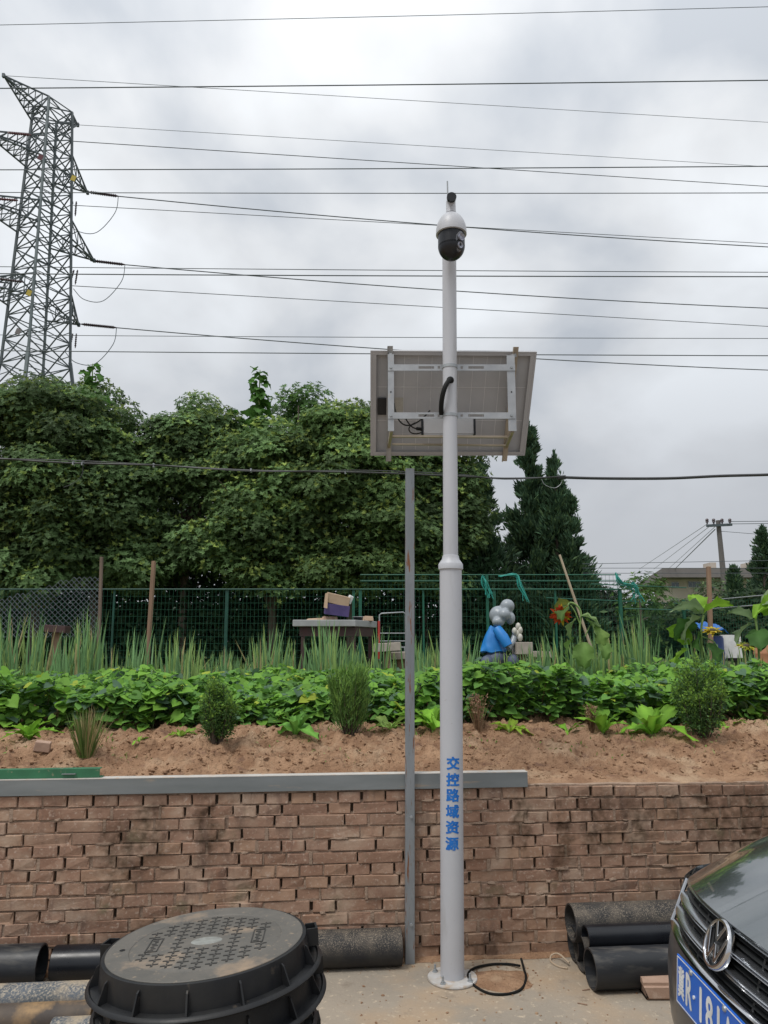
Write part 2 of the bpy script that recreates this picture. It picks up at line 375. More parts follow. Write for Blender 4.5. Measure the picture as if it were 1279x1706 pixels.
M_['fencedark'] = mat('dark_fence_coat', (.008, .07, .048), (.006, .05, .035), 9, .6)  # darker green version of the fence coat, for the left posts and upper rails
M_['meshwire'] = mat('green_wire', (.012, .10, .055), None, 9, .6)
M_['cable'] = mat('cable_black', (.025, .027, .03), (.04, .042, .045), 9, .55)
M_['conductor'] = mat('dark_conductor', (.06, .08, .09), (.07, .09, .10), 9, .55)
M_['alu'] = mat('aluminium_conductor', (.22, .24, .255), (.17, .19, .20), 9, .5, metal=.3)
M_['tower'] = mat('tower_galvanised', (.065, .082, .09), (.095, .115, .12), .9, .6, metal=.1)
M_['pylonwire'] = mat('pylon_conductor', (.085, .10, .11), None, 9, .6)
M_['tower2'] = mat('tower_leg_galvanised', (.15, .18, .185), (.09, .115, .12), .9, .55, metal=.15)
M_['insul'] = mat('insulator_dark', (.05, .03, .035), None, 9, .35)
M_['insulred'] = mat('insulator_brown', (.11, .025, .03), None, 9, .35)

# ------------------------------------------------------------------ ground
g = MB().add([(-40, -25, 0), (40, -25, 0), (40, 11.0, 0), (-40, 11.0, 0)], [(0, 1, 2, 3)]).build('ground', M_['concrete']); tag(g, 'pale sandy concrete yard in front of the brick wall', kind='structure')

WA = R(5.3); WMAT = Matrix.Translation((0, 4.155, 0)) @ Matrix.Rotation(WA, 4, 'Z'); WINV = WMAT.inverted()
WTOP = .865
def wl(x, y, z): return WMAT @ Vector((x, y, z))
def WPt(u, v, off=0.0):             # point of the wall plane seen at u, v
    d = ray(u, v); o = Vector((0, 0, EYE)); lo = WINV @ o; ld = WINV.to_3x3() @ d
    k = (off - lo.y) / ld.y; return lo + ld * k      # wall coordinates

def soil_h(X, Y):
    X, Y = np.broadcast_arrays(np.asarray(X, float), np.asarray(Y, float))
    d = -math.sin(WA) * X + math.cos(WA) * (Y - 4.155); x = X
    base = np.interp(d, [0, .10, .22, .45, .8, 1.15, 1.6, 3, 8], [.868, .880, .91, .985, 1.05, 1.09, 1.08, 1.06, 1.05])
    p = np.stack([X * 1.0, Y, np.zeros_like(X)], -1).reshape(-1, 3)
    amp = np.clip((d - .05) / .4, 0, 1)
    n1 = fbm(p * 2.6, 4, 3).reshape(X.shape); n2 = fbm(p * 14, 4, 9, .6).reshape(X.shape); n3 = fbm(p * 45, 3, 21, .6).reshape(X.shape)
    rid = np.abs(fbm(p * 9, 3, 33)).reshape(X.shape)
    return base + amp * (n1 * .14 + n2 * .11 + n3 * .045 - rid * .09) + (1 - amp) * n3 * .006
def heightfield(name, xs, ys, m, label, kind='structure', cut=None, drop=0.0):
    X, Y = np.meshgrid(xs, ys); X = X + (0 if cut is None else 0)
    Yw = Y + math.tan(WA) * X * (1 if cut == 'wall' else 0)
    Z = soil_h(X, Yw) - drop; V = np.stack([X, Yw, Z], -1).reshape(-1, 3)
    nx, ny = len(xs), len(ys); i = np.arange((ny - 1) * (nx - 1)); r, c = i // (nx - 1), i % (nx - 1); a = r * nx + c
    Fc = np.stack([a, a + 1, a + 1 + nx, a + nx], 1)
    me = bpy.data.meshes.new(name); me.vertices.add(len(V)); me.vertices.foreach_set('co', V.astype(np.float32).ravel())
    me.loops.add(Fc.size); me.loops.foreach_set('vertex_index', Fc.ravel().astype(np.int32))
    me.polygons.add(len(Fc)); me.polygons.foreach_set('loop_start', (np.arange(len(Fc)) * 4).astype(np.int32)); me.polygons.foreach_set('loop_total', np.full(len(Fc), 4, np.int32))
    me.polygons.foreach_set('use_smooth', np.ones(len(Fc), bool)); me.materials.append(m); me.update(calc_edges=True)
    o = bpy.data.objects.new(name, me); COL.objects.link(o); tag(o, label, kind=kind); return o
y0 = 4.155 / 1.0 + .012
heightfield('garden_soil', np.concatenate([np.arange(-8, -3.3, .1), np.arange(-3.3, 3.6, .0135), np.arange(3.65, 8, .1)]), np.concatenate([np.arange(y0, 5.7, .0135), np.arange(5.75, 12.4, .12)]), M_['soil'],
            'raised reddish garden soil behind the brick wall', cut='wall')
for sx, nm in ((-1, 'left'), (1, 'right')):
    xs = np.arange(3.28, 30, .5) if sx > 0 else np.arange(-30, -2.9, .5)
    xs = np.append(xs, 3.59) if False else xs
    heightfield('garden_soil_edge', (np.arange(7.9, 30, .3) if sx > 0 else np.arange(-30.0, -7.7, .3)), np.arange(y0 + .02, 12.5, .2), M_['soil'], 'bare garden soil beyond the picked bed, ' + nm + ' side', cut='wall', drop=.012)
g = MB().add([(-700, 11.4, 1.03), (700, 11.4, 1.03), (700, 900, .6), (-700, 900, .6)], [(0, 1, 2, 3)]).build('field', M_['field']); tag(g, 'green field behind the garden fence', kind='structure')

# ------------------------------------------------------------------ brick wall
wall = empty('brick_wall', 'low reddish brick retaining wall with dark wet streaks holding back the garden soil', 'wall', (0, 4.155, 0), Euler((0, 0, WA)))
MB().add([wl(-9, .028, -.02), wl(9, .028, -.02), wl(9, .24, -.02), wl(-9, .24, -.02), wl(-9, .028, WTOP - .012), wl(9, .028, WTOP - .012), wl(9, .24, WTOP - .012), wl(-9, .24, WTOP - .012)],
         [(0, 1, 5, 4), (1, 2, 6, 5), (2, 3, 7, 6), (3, 0, 4, 7), (4, 5, 6, 7)]).build('wall_core', M_['wallcore'], wall)
NC = 14; CH = WTOP / NC
def brick_verts(L, H, rr, D=.075, ch=.004):
    j = lambda a: rr.uniform(-a, a)
    vs = []
    for y, ins in ((0.0, ch), (ch * 1.3, 0.0), (D, 0.0)):
        for sx, sz in ((-1, -1), (1, -1), (1, 1), (-1, 1)):
            k = .0028 if y < D else 0
            chip = rr.uniform(.006, .016) if (y == 0 and rr.random() < .22) else 0
            vs.append((sx * (L / 2 - ins - chip) + j(k), y + j(.0016) + chip * .4, sz * (H / 2 - ins * .8 - chip * .4) + j(k * .8)))
    fs = [(0, 1, 2, 3)] + [(a, a + 4, (a + 1) % 4 + 4, (a + 1) % 4) for a in range(4)] + [(a + 4, a + 8, (a + 1) % 4 + 8, (a + 1) % 4 + 4) for a in range(4)]
    return vs, fs
var = {}
for kind, L in (('h', .116), ('s', .236)):
    var[kind] = []
    for i in range(10):
        vs, fs = brick_verts(L, CH - .0062, random); var[kind].append((vs, fs, MB().add(vs, fs).mesh('brick', M_['brick'])))
stuffb = MB(); mort = MB(); nb = 0
rb = random.Random(11); prevj = []
cand = []
for c in range(NC):
    z = WTOP - (c + .5) * CH; x = -6 + rb.random() * .1; js = []
    while x < 6.5:
        if c == 0: k = 'h'
        else:
            opts = ['s', 'h'] if rb.random() < .30 else ['h', 's']; k = opts[0]
            for o_ in opts:
                xe = x + (.126 if o_ == 'h' else .246)
                if all(abs(xe - q) > .03 for q in prevj): k = o_; break
        Lb = .116 if k == 'h' else .236; gap = rb.choice([.007, .009, .010, .012, .015]); 
        dz = rb.uniform(-.0018, .0018) + .004 * math.sin(x * 2.1 + c); dy = rb.uniform(-.004, .004) + (.006 if rb.random() < .06 else 0)
        cand.append((c, k, rb.randrange(10), x + Lb / 2, dy, z + dz, rb.uniform(-.012, .012), rb.uniform(-.02, .02)))
        filled = rb.random() < .38 + (.3 if 1.2 < x < 3 else 0)
        if filled: mort.box(wl(x + Lb + gap / 2, .018 + rb.uniform(-.006, .006), z), (gap / 2 + .002, .014, CH / 2), WMAT.to_3x3())
        js.append(x + Lb + gap / 2); x += Lb + gap
    prevj = js
def visible(c, x):
    if x < -2.05 or x > 2.32: return False
    if c >= 12 and x < -.02: return False
    if c >= 10 and (-1.35 < x < -.45): return False
    if c >= 11 and x > .82: return False
    if c >= 7 and x > 1.75: return False
    return True
for c, k, vi, x, dy, z, ry, rz in cand:
    M = WMAT @ Matrix.Translation((x, dy, z)) @ Euler((0, ry, rz)).to_matrix().to_4x4()
    if visible(c, x) and nb < 298: put('brick', var[k][vi][2], wall, M); nb += 1
    else: vs, fs, _ = var[k][vi]; stuffb.add([M @ Vector(p) for p in vs], fs)
o = stuffb.build('outer_bricks', M_['brick'], wall); o['kind'] = 'stuff'
print('bricks', nb)
for c in range(NC + 1):             # bed joints: lumpy mud mortar
    z = WTOP - c * CH; n = 620
    xs = np.linspace(-5, 5.6, n); nz = fbm(np.stack([xs * 14, np.full(n, c * 7.3), xs * 0], -1), 4, 50, .7)
    zz = fbm(np.stack([xs * 9, np.full(n, c * 3.1 + 5), xs * 0], -1), 3, 70)
    vs = []
    for i in range(n):
        d = .010 - nz[i] * .020; d = max(d, -.004); zc_ = z + .004 * math.sin(xs[i] * 2.1 + c); hh = .0065 + zz[i] * .008
        vs += [wl(xs[i], .03, zc_ - hh - .004), wl(xs[i], d, zc_ - hh), wl(xs[i], d, zc_ + hh), wl(xs[i], .03, zc_ + hh + .004)]
    mort.add(vs, [(i * 4 + a, (i + 1) * 4 + a, (i + 1) * 4 + a + 1, i * 4 + a + 1) for i in range(n - 1) for a in range(3)])
# smears of mortar over brick faces
for i in range(70):
    x = rb.uniform(-2.3, 2.6); c = rb.randrange(1, NC); z = WTOP - c * CH; s = rb.uniform(.004, .011); a = rb.uniform(.015, .05)
    ring = [wl(x + math.cos(t) * a * rb.uniform(.7, 1.2), -.0025, z + math.sin(t) * s * rb.uniform(.6, 1.2) + .003) for t in [k * math.pi / 5 for k in range(10)]]
    back = [wl(*((WINV @ p) + Vector((0, .008, 0)))) for p in ring]; cpt = [wl(x, -.006, z)]
    mort.add(ring + back + cpt, [(k, (k + 1) % 10, 20) for k in range(10)] + [(k, k + 10, (k + 1) % 10 + 10, (k + 1) % 10) for k in range(10)])
o = mort.build('mortar', M_['mortar'], wall); o['kind'] = 'stuff'

# crumbs of soil and dirt
def clods(name, pts, sizes, m, label, flat=.7):
    ico = [(0, 0, 1), (.9, 0, .3), (.2, .85, .35), (-.75, .5, .3), (-.7, -.55, .35), (.3, -.9, .3), (.5, .4, -.7), (-.5, .1, -.8), (.1, -.5, -.7)]
    fc = [(0, 1, 2), (0, 2, 3), (0, 3, 4), (0, 4, 5), (0, 5, 1), (1, 6, 2), (2, 6, 7), (2, 7, 3), (3, 7, 4), (4, 7, 8), (4, 8, 5), (5, 8, 1), (1, 8, 6), (6, 8, 7)]
    b = MB()
    for p, s in zip(pts, sizes):
        e = Euler((rb.uniform(-.5, .5), rb.uniform(-.5, .5), rb.uniform(0, 6.3))).to_matrix(); sx, sy = rb.uniform(.7, 1.4), rb.uniform(.7, 1.3)
        b.add([Vector(p) + e @ Vector((q[0] * sx * s * rb.uniform(.8, 1.2), q[1] * sy * s, q[2] * s * flat)) for q in ico], fc)
    return tag(b.build(name, m, smooth=False), label, kind='stuff')
pts, sz = [], []
for i in range(6500):
    x = rb.uniform(-2.7, 3.0); d = rb.uniform(.12, 1.35); p = wl(x, d, 0); s = .0035 + .014 * rb.random() ** 4
    pts.append((p.x, p.y, 0)); sz.append(s)
zs = soil_h(np.array([p[0] for p in pts]), np.array([p[1] for p in pts]))
clods('soil_clods', [(p[0], p[1], z + s * .2) for p, z, s in zip(pts, zs, sz)], sz, M_['soil'], 'loose crumbs of soil on the sloping garden bank')
pts, sz = [], []
for i in range(900):
    r_ = rb.random()
    if r_ < .5: p = wl(rb.uniform(-2.4, 2.6), -.01 - abs(rb.gauss(0, .05)), 0)
    elif r_ < .8: p = G(rb.gauss(835, 30), rb.gauss(1632, 14))
    else: p = G(rb.uniform(560, 1130), rb.uniform(1605, 1706))
    pts.append((p.x, p.y, .001)); sz.append(.0015 + .008 * rb.random() ** 5)
clods('ground_grit', pts, sz, M_['soil'], 'grit and crumbs of dirt scattered on the concrete')
# low heap of dirt inside the hose loop and drift along the wall foot
def heap(u, v, ru, rv, h, seed):
    c = G(u, v); e = G(u + ru, v); f = G(u, v - rv); a, b_ = (e - c).length, (f - c).length
    m = MB(); nr, na = 12, 40; vs = []
    for i in range(nr + 1):
        for k in range(na):
            t = 2 * math.pi * k / na; q = i / nr
            n_ = float(vnoise([[math.cos(t) * 2 + seed, math.sin(t) * 2, 0]], seed)[0]); rr = q * (.75 + .5 * n_)
            x, y = c.x + math.cos(t) * a * rr, c.y + math.sin(t) * b_ * rr
            z = h * (1 - q * q) * (.6 + .8 * float(vnoise([[x * 30, y * 30, 0]], 5)[0])) + .0015 - .003 * q ** 4
            vs.append((x, y, z))
    m.add(vs, [(i * na + k, i * na + (k + 1) % na, (i + 1) * na + (k + 1) % na, (i + 1) * na + k) for i in range(nr) for k in range(na)])
    return m
tag(heap(835, 1632, 48, 20, .016, 3).build('dirt_patch', M_['soil'], smooth=True), 'thin patch of reddish dirt inside the black hose loop', kind='stuff')
pts, sz = [], []
foot = MB(); n = 260; vs = []
for i in range(n):
    x = -4 + 9 * i / (n - 1); nn = float(fbm([[x * 5, 2.2, 0]], 3, 4)[0]); wd = .035 + nn * .05
    vs += [wl(x, .02, .022 + nn * .02), wl(x, -wd * .4, .012 + nn * .01), wl(x, -max(wd, .015), .0012)]
foot.add(vs, [(i * 3 + a, i * 3 + a + 1, (i + 1) * 3 + a + 1, (i + 1) * 3 + a) for i in range(n - 1) for a in range(2)])
tag(foot.build('dirt_drift', M_['soil'], smooth=True), 'dirt drifted along the foot of the brick wall', kind='stuff')

# ------------------------------------------------------------------ steel on the wall
def wbox(mb, x0, x1, y0, y1, z0, z1):
    c = wl((x0 + x1) / 2, (y0 + y1) / 2, (z0 + z1) / 2); mb.box(c, ((x1 - x0) / 2, (y1 - y0) / 2, (z1 - z0) / 2), WMAT.to_3x3()); return mb
xe = WPt(878, 1300).x
bm_z = WTOP + .004
b = MB(); wbox(b, -3.2, xe, -.012, -.008, bm_z, bm_z + .078); wbox(b, -3.2, xe, .0482, .052, bm_z, bm_z + .078); wbox(b, -3.2, xe, -.0078, .048, bm_z, bm_z + .0035)
beam = empty('steel_beam', 'long grey steel box beam lying along the top of the brick wall', 'beam', tuple(wl(0, .02, bm_z)))
b.build('beam_web', M_['galv_h'], beam, bev=.001)
M_['dusty'] = mat('painted_sheen_steel', (.47, .45, .42), (.40, .375, .34), 7, .8, dirt=[((.46, .35, .26), 16, .55, .7)])  # pale base paints the grazing sky reflection into the colour; sandy blotches are dirt
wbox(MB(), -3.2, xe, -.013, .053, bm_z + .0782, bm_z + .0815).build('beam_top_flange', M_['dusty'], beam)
x1 = WPt(165, 1285).x; gz = bm_z + .082
b = MB(); wbox(b, -3.0, x1, .012, .016, gz, gz + .047); wbox(b, -3.0, x1 + .012, .0162, .06, gz, gz + .004); wbox(b, -3.0, x1, .0162, .058, gz + .043, gz + .047); b2 = MB()
gb = empty('green_steel_channel', 'short green painted channel with chipped paint lying on the left end of the beam', 'channel', tuple(wl(x1 - .3, .03, gz)))
b.build('channel_body', M_['green'], gb, bev=.001)
wbox(b2, x1 - .19, x1 - .12, -.002, .0118, gz + .02, gz + .024).build('bent_tab', M_['galv_h'], gb)
# upright
pb = WPt(682, 1603, -.02); pt = WPt(682, 782, -.02)
post = empty('steel_post', 'tall galvanised steel channel post with rust streaks bolted upright to the brick wall', 'post', tuple(wl(pb.x, -.02, 0)))
W2 = .0225; b = MB(); ph = pt.z; lx = pt.x - pb.x
def pw(x, y, z): return wl(pb.x + x + lx * z / ph, y, z)
def pbox(m, x0, x1, y0, y1, z0, z1):
    vs = [pw(x, y, z) for z in (z0, z1) for y in (y0, y1) for x in (x0, x1)]
    m.add(vs, [(0, 2, 3, 1), (4, 5, 7, 6), (0, 1, 5, 4), (2, 6, 7, 3), (0, 4, 6, 2), (1, 3, 7, 5)])
pbox(b, -W2 - .002, W2 + .002, -.046, -.043, 0, ph); pbox(b, -W2 - .002, -W2 + .001, -.0428, -.014, 0, ph); pbox(b, W2 - .001, W2 + .002, -.0428, -.014, 0, ph)
b.build('channel', M_['galv_rust'], post, bev=.001)
for v in (1361, 1541):
    z = WPt(682, v, -.05).z; b = MB(); q = pw(.006, -.05, z)
    b.lathe([(.0001, -.006), (.008, -.006), (.008, .004), (.0001, .004)], q, 6, WMAT.to_3x3() @ Matrix.Rotation(R(90), 3, 'X')).build('bolt', M_['galv'], post)

# ------------------------------------------------------------------ camera pole
base = G(753.5, 1631); base.z = 0; topp = P(748, 368, base.y); topx = topp.x
PZ = topp.z
def px_(z): return Vector((base.x + (topx - base.x) * z / PZ, base.y, z))
LEAN = Matrix.Rotation(math.atan2(topx - base.x, PZ), 3, 'Y')
pole = empty('camera_pole', 'tall white two-stage steel pole with blue lettering standing in front of the wall', 'pole', tuple(base))
cz = P(750, 941, base.y).z
rl, ru_ = PX(19.3, P(752, 1400, base.y)), PX(12.0, P(750, 700, base.y))
def plathe(prof, name, m, n=40, parent=pole, **k):
    return MB().lathe([(r, z) for r, z in prof], base, n, LEAN).build(name, m, parent, smooth=True, **k)
plathe([(rl, .01), (rl, cz - .02)], 'lower_tube', M_['pole'])
plathe([(rl + .001, cz - .03), (rl + .007, cz - .024), (rl + .007, cz + .002), (rl + .002, cz + .010), (ru_ + .007, cz + .030), (ru_ + .004, cz + .048), (ru_ - .002, cz + .052)], 'collar', M_['pole'])
plathe([(ru_, cz + .01), (ru_, PZ - .012), (ru_ - .01, PZ), (.0005, PZ + .003)], 'upper_tube', M_['pole'])
MB().lathe([(rl - .002, .0012), (.122, .0012), (.124, .006), (.122, .012), (rl - .002, .013)], base, 56, cap=False).build('base_flange', M_['polebase'], pole, smooth=True)
for k in range(4):
    a = R(45 + 90 * k + 12); c = base + Vector((math.cos(a) * .098, math.sin(a) * .098, .013))
    MB().lathe([(.0001, 0), (.014, 0), (.014, .002), (.009, .003), (.009, .011), (.0055, .0115), (.0055, .034), (.0001, .035)], c, 12).build('anchor_bolt', M_['galv'], pole)
    a2 = a + R(45); d = Vector((math.cos(a2), math.sin(a2), 0)); t = Vector((-d.y, d.x, 0)) * .002
    q0, q1, q2 = base + d * (rl - .001) + Vector((0, 0, .0125)), base + d * .112 + Vector((0, 0, .0125)), base + d * (rl - .001) + Vector((0, 0, .055))
    if False: MB().add([q0 + t, q1 + t, q2 + t, q0 - t, q1 - t, q2 - t], [(0, 1, 2), (5, 4, 3), (0, 3, 4, 1), (1, 4, 5, 2), (2, 5, 3, 0)]).build('gusset', M_['polebase'], pole)
import bmesh
def wrapped_char(ch, vpx, upx, hpx, wpx, r):
    vs, fs = text_mesh(ch, 0.0)
    c = P(upx, vpx, base.y - r); hh = PX(hpx, c); ww = PX(wpx, c); ax = px_(c.z); a0 = math.asin(max(-1, min(1, (c.x - ax.x) / r)))
    bm = bmesh.new(); bv = [bm.verts.new(p) for p in vs]
    for f in fs:
        try: bm.faces.new([bv[i] for i in f])
        except ValueError: pass
    for x in np.linspace(-.45, .45, 10):
        bmesh.ops.bisect_plane(bm, geom=bm.verts[:] + bm.edges[:] + bm.faces[:], plane_co=(x, 0, 0), plane_no=(1, 0, 0))
    bm.verts.index_update(); ff = [tuple(l.vert.index for l in f.loops) for f in bm.faces]; m = MB()
    for k, (dx, dy) in enumerate(((0, 0), (.045, 0), (-.045, 0), (0, .034), (0, -.034), (.03, .026), (-.03, -.026), (.03, -.026), (-.03, .026))):   # a fat brush: the stroke laid down several times
        vv = []
        for v in bm.verts:
            a = a0 + (v.co.x * .95 + dx) * ww / r; z = c.z + (v.co.y * .96 + dy) * hh; q = px_(z); rr = r + .0006 + .0001 * k
            vv.append((q.x + math.sin(a) * rr, q.y - math.cos(a) * rr, z))
        m.add(vv, ff)
    bm.free(); m.build('character', M_['ink'], pole)
for ch, v, u in zip('交控路域资源', (1271.6, 1299, 1325, 1352, 1378.5, 1406), (755, 754.5, 754.3, 753.8, 753.6, 753)):
    wrapped_char(ch, v, u, 21, 22.5, rl)
for v in (612, 693):
    zc_ = P(748, v, base.y).z; q = px_(zc_)
    MB().lathe([(ru_ + .0005, -.008), (ru_ + .003, -.008), (ru_ + .003, .008), (ru_ + .0005, .008)], q, 36, LEAN, close=True).build('hose_clamp', M_['galv'], pole, smooth=True)
# conduit that leaves the pole at a grommet
q0 = P(750, 633, base.y - ru_); q1 = P(741, 648, base.y - ru_ - .03); q2 = P(735.5, 668, base.y - ru_ - .02); q3 = P(735, 690, base.y - .01)
def bez(pts, n=20):
    pts = [Vector(p) for p in pts]; o = []
    for i in range(n + 1):
        t = i / n; q = pts[:]
        while len(q) > 1: q = [q[k].lerp(q[k + 1], t) for k in range(len(q) - 1)]
        o.append(q[0])
    return o
b = MB().tube(bez([q0, P(742, 636, base.y - ru_ - .045), P(733, 662, base.y - ru_ - .045), q3], 18), .0135, 10); b.sphere(q0 + Vector((0, .004, 0)), .021, 12, 8)
b.build('cable_conduit', M_['blackmat'], pole, smooth=True)

# ------------------------------------------------------------------ dome camera
ty = base.y - .17; tp = P(751.5, 330, ty - .04); tp.y = ty
cam_root = empty('surveillance_camera', 'white and black dome surveillance camera hanging from an arm at the pole top', 'camera', tuple(px_(PZ - .05)))
apz = P(752, 329, ty - .05).z
rc = PX(7.6, Vector((0, ty, apz)))
armx = P(752, 329, ty - .05).x
MB().tube([(px_(PZ).x, base.y - ru_ * .5, apz), (armx, ty - .045, apz)], rc * .93, 20).build('arm', M_['pole'], cam_root, smooth=True)
MB().lathe([(.0001, -.006), (rc * 1.02, -.006), (rc * 1.05, 0), (rc * 1.05, .014), (.0001, .014)], (armx, ty - .045, apz), 24, Matrix.Rotation(R(90), 3, 'X')).build('end_cap', M_['black'], cam_root, smooth=True)
def zz_(v): return P(752, v, ty).z
rd = PX(25.5, Vector((0, ty, zz_(385))))
cc = Vector((P(751.5, 385, ty).x, ty, 0))
MB().lathe([(rc * 1.05, zz_(336)), (rc * 1.08, zz_(354)), (rc * 1.2, zz_(356))], cc, 24).build('neck', M_['pole'], cam_root, smooth=True)
h0, h1 = zz_(355), zz_(388)
prof = [(rc * .9, h0 + .002)] + [(rd * math.sin(R(a)), h1 + (h0 - h1) * math.cos(R(a))) for a in range(18, 91, 8)] + [(rd * 1.0, h1), (rd * 1.0, h1 - .012), (rd * .93, h1 - .013)]
MB().lathe(prof, cc, 40).build('housing', M_['pole'], cam_root, smooth=True)
h2 = zz_(433); rb_ = rd * .90
prof = [(rb_ * .97, h1 - .008), (rb_ * .97, h1 - .10 * (h1 - h2) / .18)] + [(rb_ * math.cos(R(a)) * .97, h1 - (h1 - h2) * (.5 + .5 * math.sin(R(a)))) for a in range(0, 91, 8)]
MB().lathe(prof, cc, 40, cap=False).build('dome_body', M_['black'], cam_root, smooth=True)
az = R(-52); fdir = Vector((math.cos(az), math.sin(az), -.22)).normalized(); hm = h1 - (h1 - h2) * .42
upv = Vector((0, 0, 1)); sx_ = fdir.cross(upv).normalized(); uy = sx_.cross(fdir).normalized(); FM = Matrix((sx_, uy, fdir)).transposed()
fc = Vector((cc.x, cc.y, hm)) + fdir * (rb_ * .86)
M_['glass_dark'] = mat('smoked_glass', (.10, .105, .12), None, 9, .08, spec=.7); M_['lens'] = mat('lens_glass', (.30, .32, .38), (.2, .2, .26), 60, .06, spec=.9, metal=.3)
MB().lathe([(.0001, .006), (.032, .006), (.036, .002), (.036, -.03)], fc, 28, FM @ Matrix.Diagonal((.85, 1.55, 1))).build('lens_window', M_['glass_dark'], cam_root, smooth=True)
for dy, r_ in ((.024, .019), (-.020, .017)):
    MB().lathe([(.0001, .004), (r_ * .7, .005), (r_, .009), (r_ * 1.08, .004), (r_ * 1.08, -.01)], fc + uy * dy + fdir * .006, 20, FM).build('lens', M_['lens'], cam_root, smooth=True)
ant0 = P(746, 324, base.y - .02); MB().tube([ant0 + Vector((0, 0, -.07)), P(745, 302, base.y - .02)], .0042, 8).build('antenna', M_['galv'], cam_root, smooth=True)

# ------------------------------------------------------------------ solar panel
YT, YB = base.y + .13, base.y + .46
cT = [P(617, 583, YT), P(893, 585, YT), P(873, 757, YB), P(617, 757, YB)]
def sp(a, b_, off=0.0):
    t = cT[0].lerp(cT[1], a); q = cT[3].lerp(cT[2], a); n = (cT[1] - cT[0]).cross(cT[3] - cT[0]).normalized()   # towards the viewer/down
    if n.y > 0: n = -n
    return t.lerp(q, b_) + n * off
M_['backsheet'] = mat('panel_backsheet', (.42, .425, .44), (.37, .375, .39), 5, .5, spec=.35)
M_['gridline'] = mat('cell_gap_white', (.72, .72, .73), None, 5, .5)
M_['alframe'] = mat('anodised_frame', (.41, .41, .42), (.36, .36, .37), 5, .5, metal=.15)
M_['cell'] = mat('solar_cell_blue', (.012, .016, .04), None, 5, .15)
panel = empty('solar_panel', 'framed solar panel seen from behind, clamped high on the white pole', 'solar panel', tuple(px_(P(748, 650, base.y).z)))
def quad(m, a0, a1, b0, b1, o0, o1):
    vs = [sp(a, b_, o) for o in (o0, o1) for b_ in (b0, b1) for a in (a0, a1)]
    m.add(vs, [(0, 2, 3, 1), (4, 5, 7, 6), (0, 1, 5, 4), (2, 6, 7, 3), (0, 4, 6, 2), (1, 3, 7, 5)]); return m
quad(MB(), .012, .988, .015, .985, -.004, .0).build('back_sheet', M_['backsheet'], panel)
quad(MB(), .012, .988, .015, .985, -.0085, -.0045).build('glass_face', M_['cell'], panel)
for a0, a1, b0, b1 in ((0, 1, 0, .0118), (0, 1, .9882, 1), (0, .0116, .012, .988), (.9884, 1, .012, .988)):
    quad(MB(), a0, a1, b0, b1, -.012, .026).build('frame_rail', M_['alframe'], panel)
for a0, a1, b0, b1 in ((.012, .988, .013, .038), (.012, .988, .962, .987), (.012, .036, .039, .961), (.964, .988, .039, .961)):
    quad(MB(), a0, a1, b0, b1, .0235, .0255).build('frame_lip', M_['alframe'], panel)
for k in range(1, 11): quad(MB(), .04 + k * .0836 - .0012, .04 + k * .0836 + .0012, .05, .95, .0006, .0012).build('cell_gap', M_['gridline'], panel)
for q in (.34, .66): quad(MB(), .04, .96, q - .002, q + .002, .0013, .0019).build('cell_gap', M_['gridline'], panel)
jb = quad(MB(), .045, .115, .44, .60, .002, .022).build('junction_box', M_['black'], panel, bev=.004)
quad(MB(), .15, .205, .44, .60, .0015, .003).build('rating_label', mat('faded_label', (.40, .385, .34), None, 60, .6), panel)
# rails running down the back of the panel, tabs past its edges
M_['bracket'] = mat('zinc_bracket', (.40, .41, .42), (.33, .34, .35), 14, .38, metal=.5, rvar=.1, dirt=[((.42, .33, .24), 13, .62, .74)])
M_['bracket2'] = mat('zinc_bracket_yellowed', (.40, .34, .26), (.33, .28, .22), 14, .45, metal=.35)
def rail(a, b_, m):
    quad(MB(), a - .017, a + .017, -.045, 1.055, .028, .031).build('mounting_rail', m, panel)
    quad(MB(), a - .017, a - .014, -.045, 1.055, .0312, .05).build('mounting_rail_flange', m, panel)
rail(.118, 0, M_['bracket']); rail(.870, 0, M_['bracket2'])
yv = base.y + ru_ + .008
uL, uR = 651, 852
def flat(m, u0, v0, u1, v1, y0, y1):
    a, b_ = P(u0, v1, y0), P(u1, v0, y0)
    m.box(((a.x + b_.x) / 2, (y0 + y1) / 2, (a.z + b_.z) / 2), (abs(b_.x - a.x) / 2, (y1 - y0) / 2, abs(b_.z - a.z) / 2)); return m
def slotted(v0, v1, y0):            # cross bar with two long slots and two holes
    zt, zb = P(750, v0, y0).z, P(750, v1, y0).z; X = lambda u: P(u, (v0 + v1) / 2, y0).x
    cuts = [(697, 723), (729, 733), (767, 771), (780, 806)]; e = (zt - zb) * .30; b = MB()
    def bx(x0, x1, z0, z1): b.box(((x0 + x1) / 2, y0 + .002, (z0 + z1) / 2), ((x1 - x0) / 2, .002, (z1 - z0) / 2))
    xs = [X(646)]
    for c0, c1 in cuts: xs += [X(c0), X(c1)]
    xs.append(X(858))
    for i in range(0, len(xs), 2): bx(xs[i], xs[i + 1], zb, zt)
    for c0, c1 in cuts: bx(X(c0), X(c1), zt - e, zt); bx(X(c0), X(c1), zb, zb + e)
    b.box(((xs[0] + xs[-1]) / 2, y0 + .012, zt - .0015), ((xs[-1] - xs[0]) / 2, .0075, .0015))
    o = b.build('slotted_cross_bar', M_['bracket'], panel)
    for u in (651, 852):
        q = P(u, (v0 + v1) / 2, y0); MB().lathe([(.0001, -.006), (.007, -.006), (.008, .001)], q, 8, Matrix.Rotation(R(90), 3, 'X') @ Matrix.Diagonal((1, 1, -1))).build('bolt', M_['galv'], panel)
slotted(607, 617.5, yv); slotted(687, 697.5, yv)
flat(MB(), 646, 590, 656, 718, yv + .0045, yv + .0075).build('upright_bar', M_['bracket'], panel)
